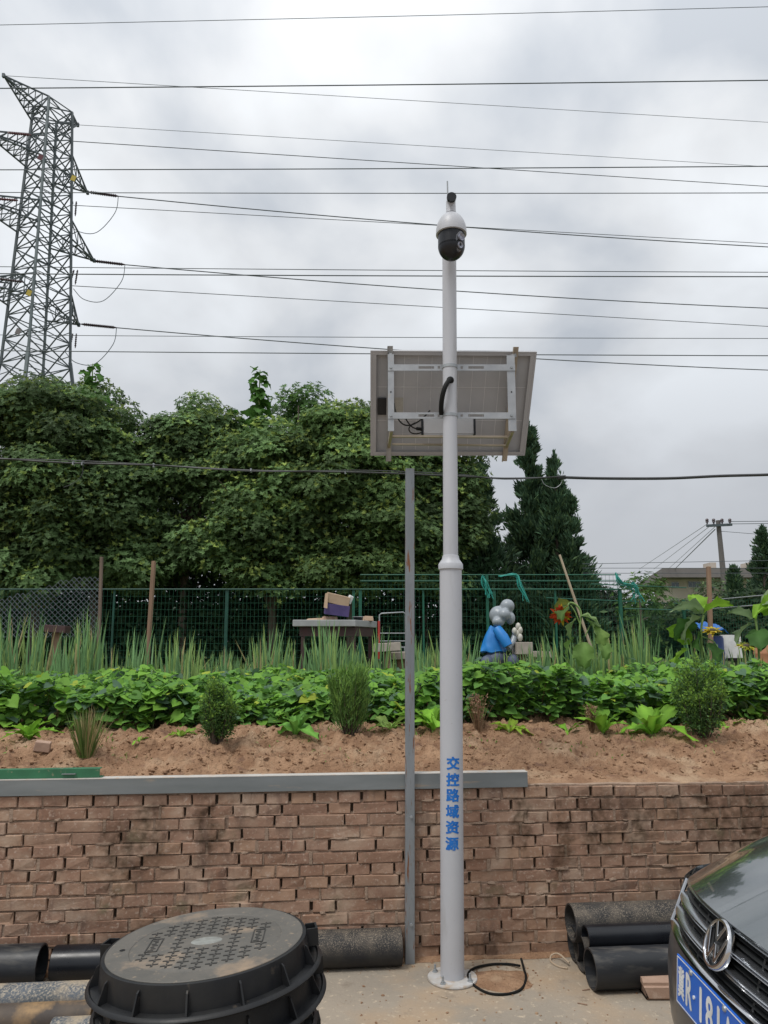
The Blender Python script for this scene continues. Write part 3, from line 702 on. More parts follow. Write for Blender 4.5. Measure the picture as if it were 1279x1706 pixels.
flat(MB(), 847, 592, 857, 718, yv + .0045, yv + .0075).build('upright_bar', M_['bracket'], panel)
for u in (651, 852):
    for v in (653,): q = P(u, v, yv + .004); MB().lathe([(.0001, -.001), (.0045, -.001), (.0045, .001)], q, 10, Matrix.Rotation(R(90), 3, 'X')).build('bolt_hole', M_['black'], panel)
    # struts from the foot of the upright bar back to the panel rail
    a = .118 if u == 651 else .870
    MB().bar(P(u + (1 if u < 700 else 2), 716, yv + .012), sp(a, .90, .034), .016, .028).build('tilt_strut', M_['bracket2'], panel)
    MB().bar(P(u, 594, yv + .012), sp(a, .03, .034), .016, .02).build('hinge_tab', M_['bracket'], panel)
MB().bar(P(653, 727, yv + .10), P(846, 728, yv + .10), .016, .012).build('rear_cross_bar', M_['bracket2'], panel)
MB().bar(P(653, 740, yv + .20), P(842, 742, yv + .20), .012, .010).build('rear_cross_bar', M_['bracket2'], panel)
bx0 = P(703, 733, yv + .11)
batt = empty('battery_box', 'grey battery box with dark end caps resting on the bracket under the solar panel', 'battery box', tuple(bx0))
M_['boxgrey'] = mat('grey_box_metal', (.44, .44, .45), (.40, .40, .41), 6, .45)
flat(MB(), 705, 697, 789, 723, yv + .13, yv + .19).build('case', M_['boxgrey'], batt, bev=.004)
flat(MB(), 702, 697, 704.6, 724, yv + .125, yv + .195).build('end_cap', M_['black'], batt); flat(MB(), 789.4, 697, 792, 724, yv + .125, yv + .195).build('end_cap', M_['black'], batt)
flat(MB(), 706, 723.5, 788, 724.8, yv + .13, yv + .19).build('foot_plate', M_['boxgrey'], batt)
yc = yv + .06
for pts, r_ in (([P(656, 672, yc + .08), P(659, 690, yc), P(663, 722, yc), P(690, 716, yc), P(716, 684, yc)], .0042), ([P(676, 698, yc), P(684, 712, yc), P(690, 716, yc + .02), P(701, 713, yc + .06)], .004),
                ([P(692, 704, yc), P(672, 712, yc), P(682, 728, yc + .02), P(701, 721, yc + .06)], .0036)):
    MB().tube(bez(pts, 16), r_, 8).build('cable', M_['blackmat'], panel, smooth=True)
MB().tube([P(694, 714, yc + .045), P(702, 715, yc + .062)], .0095, 10).build('cable_plug', M_['blackmat'], panel, smooth=True)

# ------------------------------------------------------------------ hose loop, block, wire scrap
pts = [G(868, 1597, .035), G(872, 1612, .012), G(876, 1630, .006), G(868, 1648, .006), G(845, 1656, .006), G(815, 1655, .006), G(790, 1642, .006), G(779, 1627, .010), G(788, 1614, .012), G(815, 1607, .008), G(845, 1606, .008), G(866, 1609, .016)]
def smooth_path(pts, n=6):
    pts = [Vector(p) for p in pts]; o = []
    for i in range(len(pts) - 1):
        p0, p1, p2, p3 = pts[max(i - 1, 0)], pts[i], pts[i + 1], pts[min(i + 2, len(pts) - 1)]
        for k in range(n):
            t = k / n; o.append(.5 * ((2 * p1) + (p2 - p0) * t + (2 * p0 - 5 * p1 + 4 * p2 - p3) * t * t + (3 * p1 - p0 - 3 * p2 + p3) * t ** 3))
    o.append(pts[-1]); return o
tag(MB().tube(smooth_path(pts), .0062, 8).build('hose_loop', M_['blackmat'], smooth=True, origin=tuple(G(825, 1630))), 'thin black hose bent into a loop on the concrete beside the pole foot', 'hose')
c = G(1104, 1668); d = Vector((math.cos(WA), math.sin(WA), 0)); 
b = MB(); Mz = Matrix.Rotation(R(2), 3, 'Z'); M_['claypink'] = mat('pinkish_clay', (.40, .27, .20), (.33, .215, .155), 10, .85, bump=.3, bscale=50, dirt=[((.50, .38, .30), 8, .55, .7)])
L2, hh = PX(34, c), .088
b = MB(); x0, x1 = c.x - L2 * .88, c.x + L2 * 1.6; y0_, y1_ = c.y, c.y + .11
prof = [(0.012, 0.001), (0, .012), (0, .058), (.012, .062), (.012, .075), (.03, hh), (.10, hh), (.11, .07), (.11, .001)]
vs = [(x, y0_ + p[0], p[1]) for x in (x0, x0 + .012, x1) for p in prof]; vs = [(x if i >= 9 else x + (.02 if p_z < .02 else 0), y, z) for i, (x, y, z) in enumerate(vs) for p_z in (z,)]
n = 9; b.add(vs, [(j * n + k, (j + 1) * n + k, (j + 1) * n + (k + 1) % n, j * n + (k + 1) % n) for j in (0, 1) for k in range(n)] + [tuple(reversed(range(n))), tuple(range(2 * n, 3 * n))])
tag(b.build('clay_block', M_['claypink'], origin=tuple(c)), 'pinkish clay block lying beside the lowest pipe next to the car', 'block')
pts = [G(948, 1604, .02), G(930, 1589, .035), G(918, 1592, .02), G(918, 1602, .006), G(930, 1610, .005), G(945, 1613, .006)]
tag(MB().tube(smooth_path(pts), .0045, 6).build('wire_offcut', M_['woodpale'], smooth=True, origin=tuple(G(930, 1605))), 'thin curled pale wire offcut on the ground left of the stacked pipes', 'wire')
for i, (u, v, du, dv) in enumerate(((735, 1660, 10, 3), (962, 1671, 16, 3), (970, 1650, 12, -2), (1008, 1640, 8, 4))):
    a, b_ = G(u, v, .002), G(u + du, v + dv, .003)
    tag(MB().bar(a, b_, .006, .003).build('twig', M_['woodpale' if i == 0 else 'wood'], origin=tuple(a)), ['pale straw lying on the concrete just below the pole flange', 'dark splinter of wood on the concrete, nearest the bottom of the photo', 'thin dark splinter on the concrete between hose loop and lowest pipe', 'short dark twig just in front of the open pipe ends'][i], 'twig')

# ------------------------------------------------------------------ pipes
def pipe(name, a, b_, r, m, label, group, wall_=.0095, n=40):
    a, b_ = Vector(a), Vector(b_); L = (b_ - a).length; d = (b_ - a).normalized()
    Mx = d.to_track_quat('Z', 'Y').to_matrix(); ri = r - wall_
    mb = MB().lathe([(r - .0015, 0), (r, .0015), (r, L * .33), (r, L * .66), (r, L - .0015), (r - .0015, L), (ri, L), (ri, L * .5), (ri, 0)], a, n, Mx, close=True)
    o = mb.build(name, m, smooth=True, origin=tuple(a)); return tag(o, label, 'pipe', group)
ca, sa = math.cos(WA), math.sin(WA)
def along(p, L): return Vector((p[0] + ca * L, p[1] + sa * L, p[2]))
# left, against the wall
M_['pipe_rusty'] = mat('rust_stained_pipe', (.10, .075, .055), (.05, .04, .035), 7, .7, dirt=[((.30, .19, .09), 6, .5, .66)])
r1 = .089
q = G(668, 1619); e = Vector((q.x - .0, q.y + r1 * .98, r1))
e = Vector((P(668, 1585, e.y).x, e.y, r1)); L = 2.18
pipe('drain_pipe', along(e, -.83), e, r1, M_['pipe_dusty'], 'black pipe with sandy dust lying at the wall foot right of the manhole stack', 'pipes lying left of the pole')
wq = WPt(85, 1600, -.095); xx = wl(wq.x, -.098, r1 - .004)
pipe('drain_pipe', xx + Vector((.012, .012, 0)), along(xx, .95) + Vector((0, .004, 0)), r1 - .006, M_['pipe_clean'], 'clean glossy black pipe against the wall just left of the manhole stack', 'pipes lying left of the pole')
a = Vector((P(72, 1600, wl(wq.x, -.115, 0).y).x, wl(wq.x, -.115, 0).y, .097)) + Vector((0, -.012, 0))
pipe('drain_pipe', along(a, -2.2), a, .095, M_['pipe'], 'dull black pipe against the wall at the left edge, its open end showing', 'pipes lying left of the pole')
yC = G(60, 1660).y
c0 = Vector((P(-150, 1660, 3.68).x, 3.655, .092)); pipe('drain_pipe', (-3.4, 3.40, .072), (-1.02, 3.615, .072), .071, M_['pipe_grey'], 'grey pipe coated with dried mud in front of the black pipes at left', 'pipes lying left of the pole')
pipe('drain_pipe', (-3.3, 3.262, .062), (-1.25, 3.447, .062), .061, M_['pipe_rusty'], 'dark pipe with a rusty brown top edge at the bottom left corner', 'pipes lying left of the pole')
ex = P(80, 1700, 3.2)
pipe('drain_pipe', (ex.x + .02, 3.19, .085), (ex.x + .42, 3.227, .085), .084, M_['pipe_grey'], 'pale dusty pipe end lowest in the left corner with a scrap on top', 'pipes lying left of the pole')
b = MB(); s0 = Vector((ex.x + .20, 3.16, .178))
b.add([s0, s0 + Vector((.20, .02, .03)), s0 + Vector((.19, .09, .028)), s0 + Vector((.03, .07, .002)), s0 + Vector((.12, -.03, -.03)), s0 + Vector((0, 0, .003)), s0 + Vector((.20, .02, .033)), s0 + Vector((.19, .09, .031)), s0 + Vector((.03, .07, .005)), s0 + Vector((.12, -.03, -.027))],
      [(0, 4, 1), (0, 1, 2, 3), (5, 6, 9), (5, 8, 7, 6), (0, 5, 9, 4), (4, 9, 6, 1), (1, 6, 7, 2), (2, 7, 8, 3), (3, 8, 5, 0)])
tag(b.build('plastic_scrap', mat('olive_scrap', (.19, .20, .14), (.28, .27, .2), 9, .7), origin=tuple(s0)), 'olive plastic scrap lying on the pipe end beside the manhole stack', 'scrap')
# right stack
gr = 'pipes stacked between the pole and the car'
ri_ = .092
pI = G(977, 1651); yI = pI.y + ri_ - .075; xI = P(990, 1616, yI - .03).x
pipe('drain_pipe', (xI - .012, yI, ri_), along((xI, yI, ri_), 1.45), ri_, M_['pipe'], 'black pipe lowest and nearest in the stack by the car', gr)
yH = yI + .20; xH = P(966, 1600, yH).x
pipe('drain_pipe', (xH, yH, ri_), along((xH, yH, ri_), 1.5), ri_, M_['pipe_dusty'], 'ground level pipe with a bare open end behind the lowest pipe of the stack', gr, wall_=.008)
yJ = yH + .185; xJ = P(949, 1590, yJ).x
zF = ri_ + .165; yF = (yH + yJ) / 2 + .01; xF = P(950, 1534, yF).x
rear_y = wl(xJ, -.094, 0).y
pipe('drain_pipe', (xJ, min(yJ, rear_y), ri_), along((xJ, min(yJ, rear_y), ri_), 1.5), ri_ - .004, M_['pipe'], 'ground level pipe at the back of the stack touching the wall', gr)
yF = (yH + min(yJ, rear_y)) / 2; zF = ri_ + math.sqrt(max(0, (2 * ri_) ** 2 - ((min(yJ, rear_y) - yH) / 2) ** 2)) - .006; zF = min(zF, P(950, 1537, yF).z)
xF = P(950, 1534, yF).x
pipe('drain_pipe', (xF, yF, zF), along((xF, yF, zF), 1.7), ri_, M_['pipe_dusty'], 'topmost wide pipe of the stack, its upper side speckled with sandy dust', gr)
rG = .058; yG = yI + .115; zG = P(1000, 1562, yG).z; xG = P(975, 1562, yG).x
pipe('drain_pipe', (xG, yG, zG), along((xG, yG, zG), 1.3), rG, M_['pipe_clean'], 'narrow glossy black pipe lying between the topmost and the lowest pipe', gr, wall_=.007)

# ------------------------------------------------------------------ manhole covers
def frame_meshes():
    d = {}
    d['ring'] = MB().lathe([(.300, .112), (.352, .118), (.357, .116), (.360, .100), (.366, .020), (.402, .014), (.408, .008), (.402, 0), (.300, 0), (.298, .02)], n=88, close=True).mesh('frame', M_['iron'], True)
    rb_ = MB(); rb_.add([(.363, -.003, .098), (.363, -.003, .012), (.400, -.003, .012), (.372, -.003, .09), (.363, .003, .098), (.363, .003, .012), (.400, .003, .012), (.372, .003, .09)],
                        [(0, 1, 2, 3), (7, 6, 5, 4), (0, 3, 7, 4), (3, 2, 6, 7), (1, 5, 6, 2)])
    d['rib'] = rb_.mesh('rib', M_['iron'])
    lg = MB(); lg.box((.378, -.029, .082), (.020, .0035, .036)); lg.box((.378, .029, .082), (.020, .0035, .036)); lg.box((.3955, 0, .082), (.0035, .032, .036)); lg.box((.376, 0, .052), (.018, .026, .004))
    d['lug'] = lg.mesh('hinge_lug', M_['iron'])
    d['lid'] = MB().lathe([(.0001, .1185), (.258, .1185), (.262, .116), (.265, .116), (.268, .1195), (.343, .1215), (.345, .1195), (.345, .09), (.0001, .088)], n=88).mesh('lid', M_['lid'], True)
    d['bead'] = MB().lathe([(.390, .0145), (.397, .022), (.405, .0175), (.409, .009)], n=88).mesh('flange_bead', M_['iron'], True)
    mk = MB(); mk.box((-.0118, 0, 0), (.0078, .0036, .0014)); mk.box((.0118, .0015, 0), (.0078, .0036, .0014)); mk.box((0, -.0105, 0), (.0036, .0075, .0014)); mk.box((0, .009, 0), (.0022, .004, .0012))
    d['mark'] = mk.mesh('tread_mark', M_['mark'])
    return d
FD = frame_meshes()
def manhole(loc, rz, tx, ty_, label, top=False):
    M = Matrix.Translation(loc) @ Euler((tx, ty_, rz)).to_matrix().to_4x4() @ Matrix.Diagonal((1, 1, .82, 1))
    root = empty('manhole_cover', label, 'manhole cover', (0, 0, 0), None, 'manhole covers stacked at the bottom left'); WM[root] = M; root.matrix_world = M
    put('frame', FD['ring'], root, M); put('flange_bead', FD['bead'], root, M)
    for k in range(14): put('rib', FD['rib'], root, M @ Matrix.Rotation(2 * math.pi * (k + .5) / 14, 4, 'Z'))
    for k in range(2): put('hinge_lug', FD['lug'], root, M @ Matrix.Rotation(R((12, 170)[k]) - rz, 4, 'Z'))
    lid = put('lid', FD['lid'], root, M)
    if top:
        for i in range(-5, 6):
            for j in range(-7, 8):
                x, y = i * .0505, j * .0395 + (.0197 if i % 2 else 0)
                if math.hypot(x, y) > .246 or (abs(x) < .075 and abs(y) < .042): continue
                if abs(abs(x) - .185) < .036 and abs(y) < .074: continue
                put('tread_mark', FD['mark'], lid, M @ Matrix.Translation((x, y, .1192)) @ Matrix.Rotation(.25 * ((i * 7 + j) % 3 - 1) * .3, 4, 'Z'))
        b = MB().lathe([(.0001, .1212), (.052, .1212), (.056, .1185), (.057, .118)], n=36, M=Matrix.Diagonal((1, .62, 1))); me = b.mesh('centre_badge', M_['badge'], True); put('centre_badge', me, lid, M)
        b = MB()
        for s in (-1, 1):
            b = MB(); 
            for x0, x1, y0_, y1_ in ((-.022, .022, -.062, -.058), (-.022, .022, .058, .062), (-.022, -.018, -.058, .058), (.018, .022, -.058, .058)): b.box(((x0 + x1) / 2 + s * .185, (y0_ + y1_) / 2, .1196), ((x1 - x0) / 2, (y1_ - y0_) / 2, .0016))
            put('inset_border', b.mesh('inset_border', M_['mark']), lid, M)
            b = MB()
            for k in range(7): b.box((s * .185 - .004 + .006 * (k % 2), -.045 + k * .015, .1192), (.010 - .002 * (k % 3), .004, .001))
            put('worn_lettering', b.mesh('worn_lettering', M_['mark']), lid, M)
        put('key_hole', MB().lathe([(.0001, .1218), (.010, .1218)], (-.292, -.02, 0), 12, cap=False).mesh('key_hole', M_['black']), lid, M)
    return root
ctr = P(347, 1567, 2.85); H1 = .1185
tilt = R(-3.8)
tz = ctr.z; cx0, cy0 = ctr.x, ctr.y
print('manhole top', ctr)
labs = ['topmost manhole cover of the stack, its dusty patterned lid in full view', 'second manhole cover from the top, only its black ribbed rim showing', 'third manhole cover from the top, its flange at the photo bottom edge', 'fourth manhole cover down in the leaning stack', 'fifth manhole cover down, second from the ground', 'lowest manhole cover of the stack, flat on the concrete']
offs = [(0, 0), (.018, .01), (-.012, .0), (.010, .0), (-.01, .01), (0, 0)]; tl = [tilt, R(-3.5), R(-2.6), R(-1.8), R(-.9), 0]
stepz = (tz - .1195 * .82) / 5
for i in range(6):
    z = tz - .1195 * .82 - stepz * i
    if i == 5: z = 0.001
    manhole((cx0 + offs[i][0] + .01 * 0, cy0 + offs[i][1], z), (R(4), R(31), R(-12), R(50), R(5), R(20))[i], R(-1.0) * (5 - i) / 5, tl[i], labs[i], top=(i == 0))

# ------------------------------------------------------------------ car
CYC = 2.26                      # centre line of the car
M_['paint'] = mat('dark_grey_car_paint', (.13, .15, .158), (.155, .175, .183), 3, .22, metal=.85, coat=1.0, spec=.5)
M_['chrome'] = mat('chrome', (.62, .63, .65), None, 3, .13, metal=1.0)
M_['chrome_dull'] = mat('satin_chrome', (.55, .57, .60), None, 3, .22, metal=.95)
M_['grille'] = mat('grille_black', (.018, .02, .021), None, 9, .45)
M_['bumper'] = mat('bumper_dark', (.035, .04, .044), (.04, .041, .043), 6, .42, coat=.3)
M_['plate'] = mat('plate_blue', (.004, .10, .50), (.005, .12, .54), 9, .35, dirt=[((.05, .14, .42), 30, .62, .8)])
M_['platewhite'] = mat('plate_white', (.72, .74, .74), None, 9, .4)
M_['glass'] = mat('car_glass', (.012, .015, .016), None, 9, .05, spec=.8, coat=1)
M_['tyre'] = mat('tyre', (.02, .02, .02), None, 20, .8); M_['rim'] = mat('alloy_rim', (.45, .46, .47), None, 9, .3, metal=.8)
M_['headlamp'] = mat('headlamp_glass', (.5, .52, .54), None, 9, .08, metal=.5, coat=1)
car = empty('parked_car', 'dark grey car with chrome slatted grille and blue number plate parked at the right edge', 'car', (1.2, CYC, 0))
def nose(s, z):
    a = abs(s); c = .13 * (a / .60) ** 2.2 + (max(0, a - .72) / .2) ** 2 * .2
    zz = np.interp(z, [.15, .30, .42, .55, .64, .69, .77, .86], [.10, .01, -.03, -.03, -.018, 0, .026, .058])
    return .937 + c + zz * (1 + .5 * (a / .7) ** 2)
def gz_top(s): return .858 - .038 * (abs(s) / .55) ** 2      # hood lip height
def gz_bot(s): return .690 - .024 * (abs(s) / .55) ** 2
def body_grid(fn, name, m, nu, nv, parent=car, th=0): return MB().grid(fn, nu, nv).build(name, m, parent, smooth=True)
# bumper from below to the grille bottom, wrapping round the corners
def bump_fn(u, v):
    s = -.90 + 1.8 * u; z = .17 + (gz_bot(s) - .012 - .17) * v; return (nose(s, z), CYC + s, z)
body_grid(bump_fn, 'bumper', M_['bumper'], 48, 16)
def back_fn(u, v):
    s = -.62 + 1.24 * u; z = gz_bot(s) - .02 + (gz_top(s) - gz_bot(s) + .03) * v; return (nose(s, z) + .045, CYC + s, z)
body_grid(back_fn, 'grille_back', M_['grille'], 30, 4)
SG = .56
def slat(f0, f1, out0, name, m, s0=-SG, s1=SG, n=36):
    b = MB(); vs = []
    for i in range(n + 1):
        s = s0 + (s1 - s0) * i / n; zb, zt = gz_bot(s), gz_top(s) - .012; h = zt - zb
        za, zb2 = zb + h * f0, zb + h * f1; xa, xb = nose(s, za) - out0, nose(s, zb2) - out0
        zm = (za + zb2) / 2
        vs += [(xa + .035, CYC + s, za), (xa + .002, CYC + s, za), (min(xa, xb) - .003, CYC + s, zm), (xb + .002, CYC + s, zb2), (xb + .035, CYC + s, zb2)]
    b.add(vs, [(i * 5 + k, i * 5 + k + 1, (i + 1) * 5 + k + 1, (i + 1) * 5 + k) for i in range(n) for k in range(4)])
    return b.build(name, m, car, smooth=True)
slat(-.01, .055, .006, 'chrome_trim', M_['chrome'])
for f in (.30, .345, .62, .665): slat(f, f + .032, .006, 'chrome_slat', M_['chrome_dull'] if f in (.345, .665) else M_['chrome'])
for f in (.10, .18, .445, .535, .75, .86): slat(f, f + .035, -.012, 'dark_slat', M_['grille'])
slat(.955, 1.02, .0, 'chrome_trim', M_['chrome_dull'])
for s in (-.56, .56):
    b = MB(); pts = [(nose(s, z) - .004, CYC + s, z) for z in np.linspace(gz_bot(s), gz_top(s) - .012, 6)]; b.tube(pts, .007, 8).build('grille_end_trim', M_['chrome'], car, smooth=True)
for s in (-.47, -.37, -.27, -.17, .17, .27, .37, .47):
    MB().tube([(nose(s, z) + .016, CYC + s, z) for z in np.linspace(gz_bot(s), gz_top(s) - .015, 5)], .0035, 6).build('grille_fin', M_['grille'], car)
# hood
XB, ZB = 1.98, 1.085
def hood_fn(u, v):
    s = -.80 + 1.6 * u; a = abs(s); zl = gz_top(min(a, .8)); xl = nose(s, min(zl, .83)) - .008
    edge = (a / .8) ** 5
    if v < .05: return (xl + .03 - .03 * min(1, v / .04), CYC + s * .985, zl - .014 + .014 * (v / .05))
    t = min(1.0, max(0.0, (v - .05) / .95))
    z = zl + (ZB - .05 * (a / .8) ** 2 - zl) * (1 - (1 - t) ** 1.55) - .045 * edge * (1 - t * .4)
    z += .012 * math.exp(-((a - .62) / .05) ** 2) * min(1, t * 3)
    return (xl + (XB + .10 * (1 - (a / .8) ** 2) * -1 - xl) * t, CYC + s * (1 + .06 * t), z)
body_grid(hood_fn, 'hood', M_['paint'], 48, 36)
# emblem: ring and bars
ez = .795; ex_ = nose(0, ez) - .018; EN = Vector((-1, 0, .42)).normalized(); ES = Vector((0, -1, 0)); EU = ES.cross(EN) * -1
if EU.z < 0: EU = -EU
EM = Matrix((ES, EU, EN)).transposed(); ec = Vector((ex_, CYC, ez))
emb = MB().lathe([(.0575, -.010), (.0575, .004), (.060, .008), (.066, .008), (.0695, .003), (.0695, -.010)], ec, 56, EM, close=True).build('emblem_ring', M_['chrome'], car, smooth=True)
MB().lathe([(.0001, -.007), (.058, -.007)], ec, 40, EM, cap=False).build('emblem_ground', M_['grille'], car)
b = MB()
def ebar(x0, y0_, x1, y1_, w_=.0105):
    a_, b__ = ec + EM @ Vector((x0, y0_, .002)), ec + EM @ Vector((x1, y1_, .002)); b.bar(a_, b__, w_, .012, up=EN)
R_ = .059
def on(a): return (R_ * math.cos(R(a)), R_ * math.sin(R(a)))
for sg in (-1, 1):
    x, y = on(90 + 25 * sg); ebar(x, y, -.000 * sg, .010)         # V
    x, y = on(90 + 62 * sg); ebar(x, y, -sg * .0215, -.046)        # W outer
    ebar(-sg * .0215, -.046, 0, -.002)                             # W inner
b.build('emblem_bars', M_['chrome'], car, bev=.001)
# number plate
pl = Vector((.915, CYC, .616)); pn = Vector((-1, 0, .0)); ps = Vector((0, -1, 0)); pu = Vector((0, 0, 1)); tiltm = Matrix.Rotation(R(4), 3, 'Y')
PM = tiltm @ Matrix((ps, pu, pn)).transposed()
b = MB().box(pl, (.22, .07, .003), PM); plate = b.build('number_plate', M_['plate'], car, bev=.002)
b = MB()
for cx_, cy_, hx, hy in ((0, .0645, .215, .0012), (0, -.0645, .215, .0012), (-.2145, 0, .0012, .0632), (.2145, 0, .0012, .0632)): b.box(pl + PM @ Vector((cx_, cy_, .0035)), (hx, hy, .0006), PM)
b.build('plate_border', M_['platewhite'], plate)
def pchar(ch, x, wdt, hgt):
    vs, fs = text_mesh(ch, 0); m = MB(); e = .0022 if ch == '冀' else .0032
    for k, (dx, dy) in enumerate(((0, 0), (e, 0), (-e, 0), (0, e), (0, -e))): m.add([pl + PM @ Vector((x + v[0] * wdt + dx, v[1] * hgt + dy, .0036 + .0001 * k)) for v in vs], fs)
    m.build('plate_character', M_['platewhite'], plate)
for ch, x, wd in (('冀', -.182, .043), ('R', -.125, .040), ('1', -.042, .010), ('8', .015, .040), ('1', .072, .010), ('A', .130, .043)): pchar(ch, x, wd, .088)
MB().lathe([(.0001, .004), (.0052, .004), (.0052, 0)], pl + PM @ Vector((-.086, 0, .003)), 14, PM, cap=False).build('plate_dot', M_['platewhite'], plate)
for x in (-.11, .11):
    for y in (.058,): MB().lathe([(.0001, .006), (.007, .005), (.009, 0)], pl + PM @ Vector((x, y, .003)), 12, PM, cap=False).build('plate_screw', M_['galv'], plate)
MB().add([pl + Vector((.03, .16, -.12)), pl + Vector((.03, -.16, -.12)), pl + Vector((.004, -.19, -.06)), pl + Vector((.004, .19, -.06)), pl + Vector((.06, .16, -.12)), pl + Vector((.06, -.16, -.12)), pl + Vector((.05, -.19, -.06)), pl + Vector((.05, .19, -.06))],
         [(0, 1, 2, 3), (4, 7, 6, 5), (0, 3, 7, 4), (1, 5, 6, 2), (0, 4, 5, 1), (2, 6, 7, 3)]).build('tow_cover', M_['bumper'], car, bev=.006)
# sides, cabin, wheels (mostly outside the photograph)
for sg in (-1, 1):
    def side(u, v, sg=sg):
        x = 1.42 + u * 3.9; z = .20 + v * .78; zt = np.interp(x, [1.42, 1.98, 3.2, 5.32], [.78, .985, 1.0, .96]); z = .22 + v * (zt - .22)
        y = .90 - .05 * (v - .45) ** 2 - .10 * max(0, (1.62 - x) / .3) - .07 * max(0, (x - 5.0) / .32)
        return (x, CYC + sg * y, z)
    body_grid(side, 'side_panel', M_['paint'], 30, 8)
    def wing(u, v, sg=sg):       # joins hood edge to side
        x = 1.25 + u * .75; s = .80 + .09 * v; t = u; hz = hood_fn(1.0 if sg > 0 else 0.0, .05 + .95 * max(0, (x - 1.22) / (XB - 1.22)) if x > 1.22 else .05)
        return (x if v < .5 else max(x, 1.30), CYC + sg * (.80 + .05 * t + .085 * v * (1 if t > .2 else .6 + 2 * t)), hz[2] - .004 - .10 * v * v - (0 if t > .2 else .02))
    body_grid(wing, 'wing', M_['paint'], 14, 6)
    hl = MB().grid(lambda u, v, sg=sg: (nose(.585 + .25 * u, .70 + .085 * v) - .006 + .03 * u * v, CYC + sg * (.585 + .25 * u), .705 + (.105 - .02 * u) * v), 10, 6).build('headlight', M_['headlamp'], car, smooth=True)
    for x in (1.95, 4.55):
        whl = MB().lathe([(.19, -.10), (.30, -.105), (.325, -.06), (.325, .06), (.30, .105), (.19, .10)], (x, CYC + sg * .80, .325), 40, Matrix.Rotation(R(90), 3, 'X'), close=True).build('wheel', M_['tyre'], car, smooth=True)
        m2 = MB().lathe([(.0001, 0), (.05, .01), (.19, .0), (.195, -.02)], (x, CYC + sg * .89, .325), 30, Matrix.Rotation(R(90 * sg) * -1 * -1 if sg < 0 else R(-90), 3, 'X'), cap=False).build('rim', M_['rim'], whl, smooth=True)
def cabin(u, v):
    prof = [(1.95, 1.02), (2.75, 1.62), (3.2, 1.70), (4.6, 1.68), (5.2, 1.50), (5.34, .95), (5.36, .30)]
    k = v * (len(prof) - 1); i = min(int(k), len(prof) - 2); f = k - i
    x = prof[i][0] * (1 - f) + prof[i + 1][0] * f; z = prof[i][1] * (1 - f) + prof[i + 1][1] * f
    s = -1 + 2 * u; wd = np.interp(z, [.3, .95, 1.7], [.86, .85, .62]); return (x, CYC + s * wd, z - .03 * s * s)
body_grid(cabin, 'cabin_shell', M_['paint'], 12, 24)
def ws(u, v): return (2.02 + .62 * v - .012, CYC + (-1 + 2 * u) * (.74 - .13 * v), 1.09 + .45 * v + .02)
body_grid(ws, 'windscreen', M_['glass'], 8, 4)
for sg in (-1, 1):
    for x0, x1 in ((2.6, 3.5), (3.58, 4.5), (4.56, 5.05)):
        MB().add([(x0, CYC + sg * .875, 1.0), (x1, CYC + sg * .875, 1.0), (min(x1, 4.98), CYC + sg * .70, 1.52), (x0 + .22 * (x0 < 2.7), CYC + sg * .70, 1.52)], [(0, 1, 2, 3)]).build('side_window', M_['glass'], car)
    MB().add([(2.0, CYC + sg * .852, .98), (5.3, CYC + sg * .85, .96), (4.95, CYC + sg * .66, 1.58), (2.8, CYC + sg * .66, 1.60)], [(0, 1, 2, 3)]).build('side_pillars', M_['paint'], car)

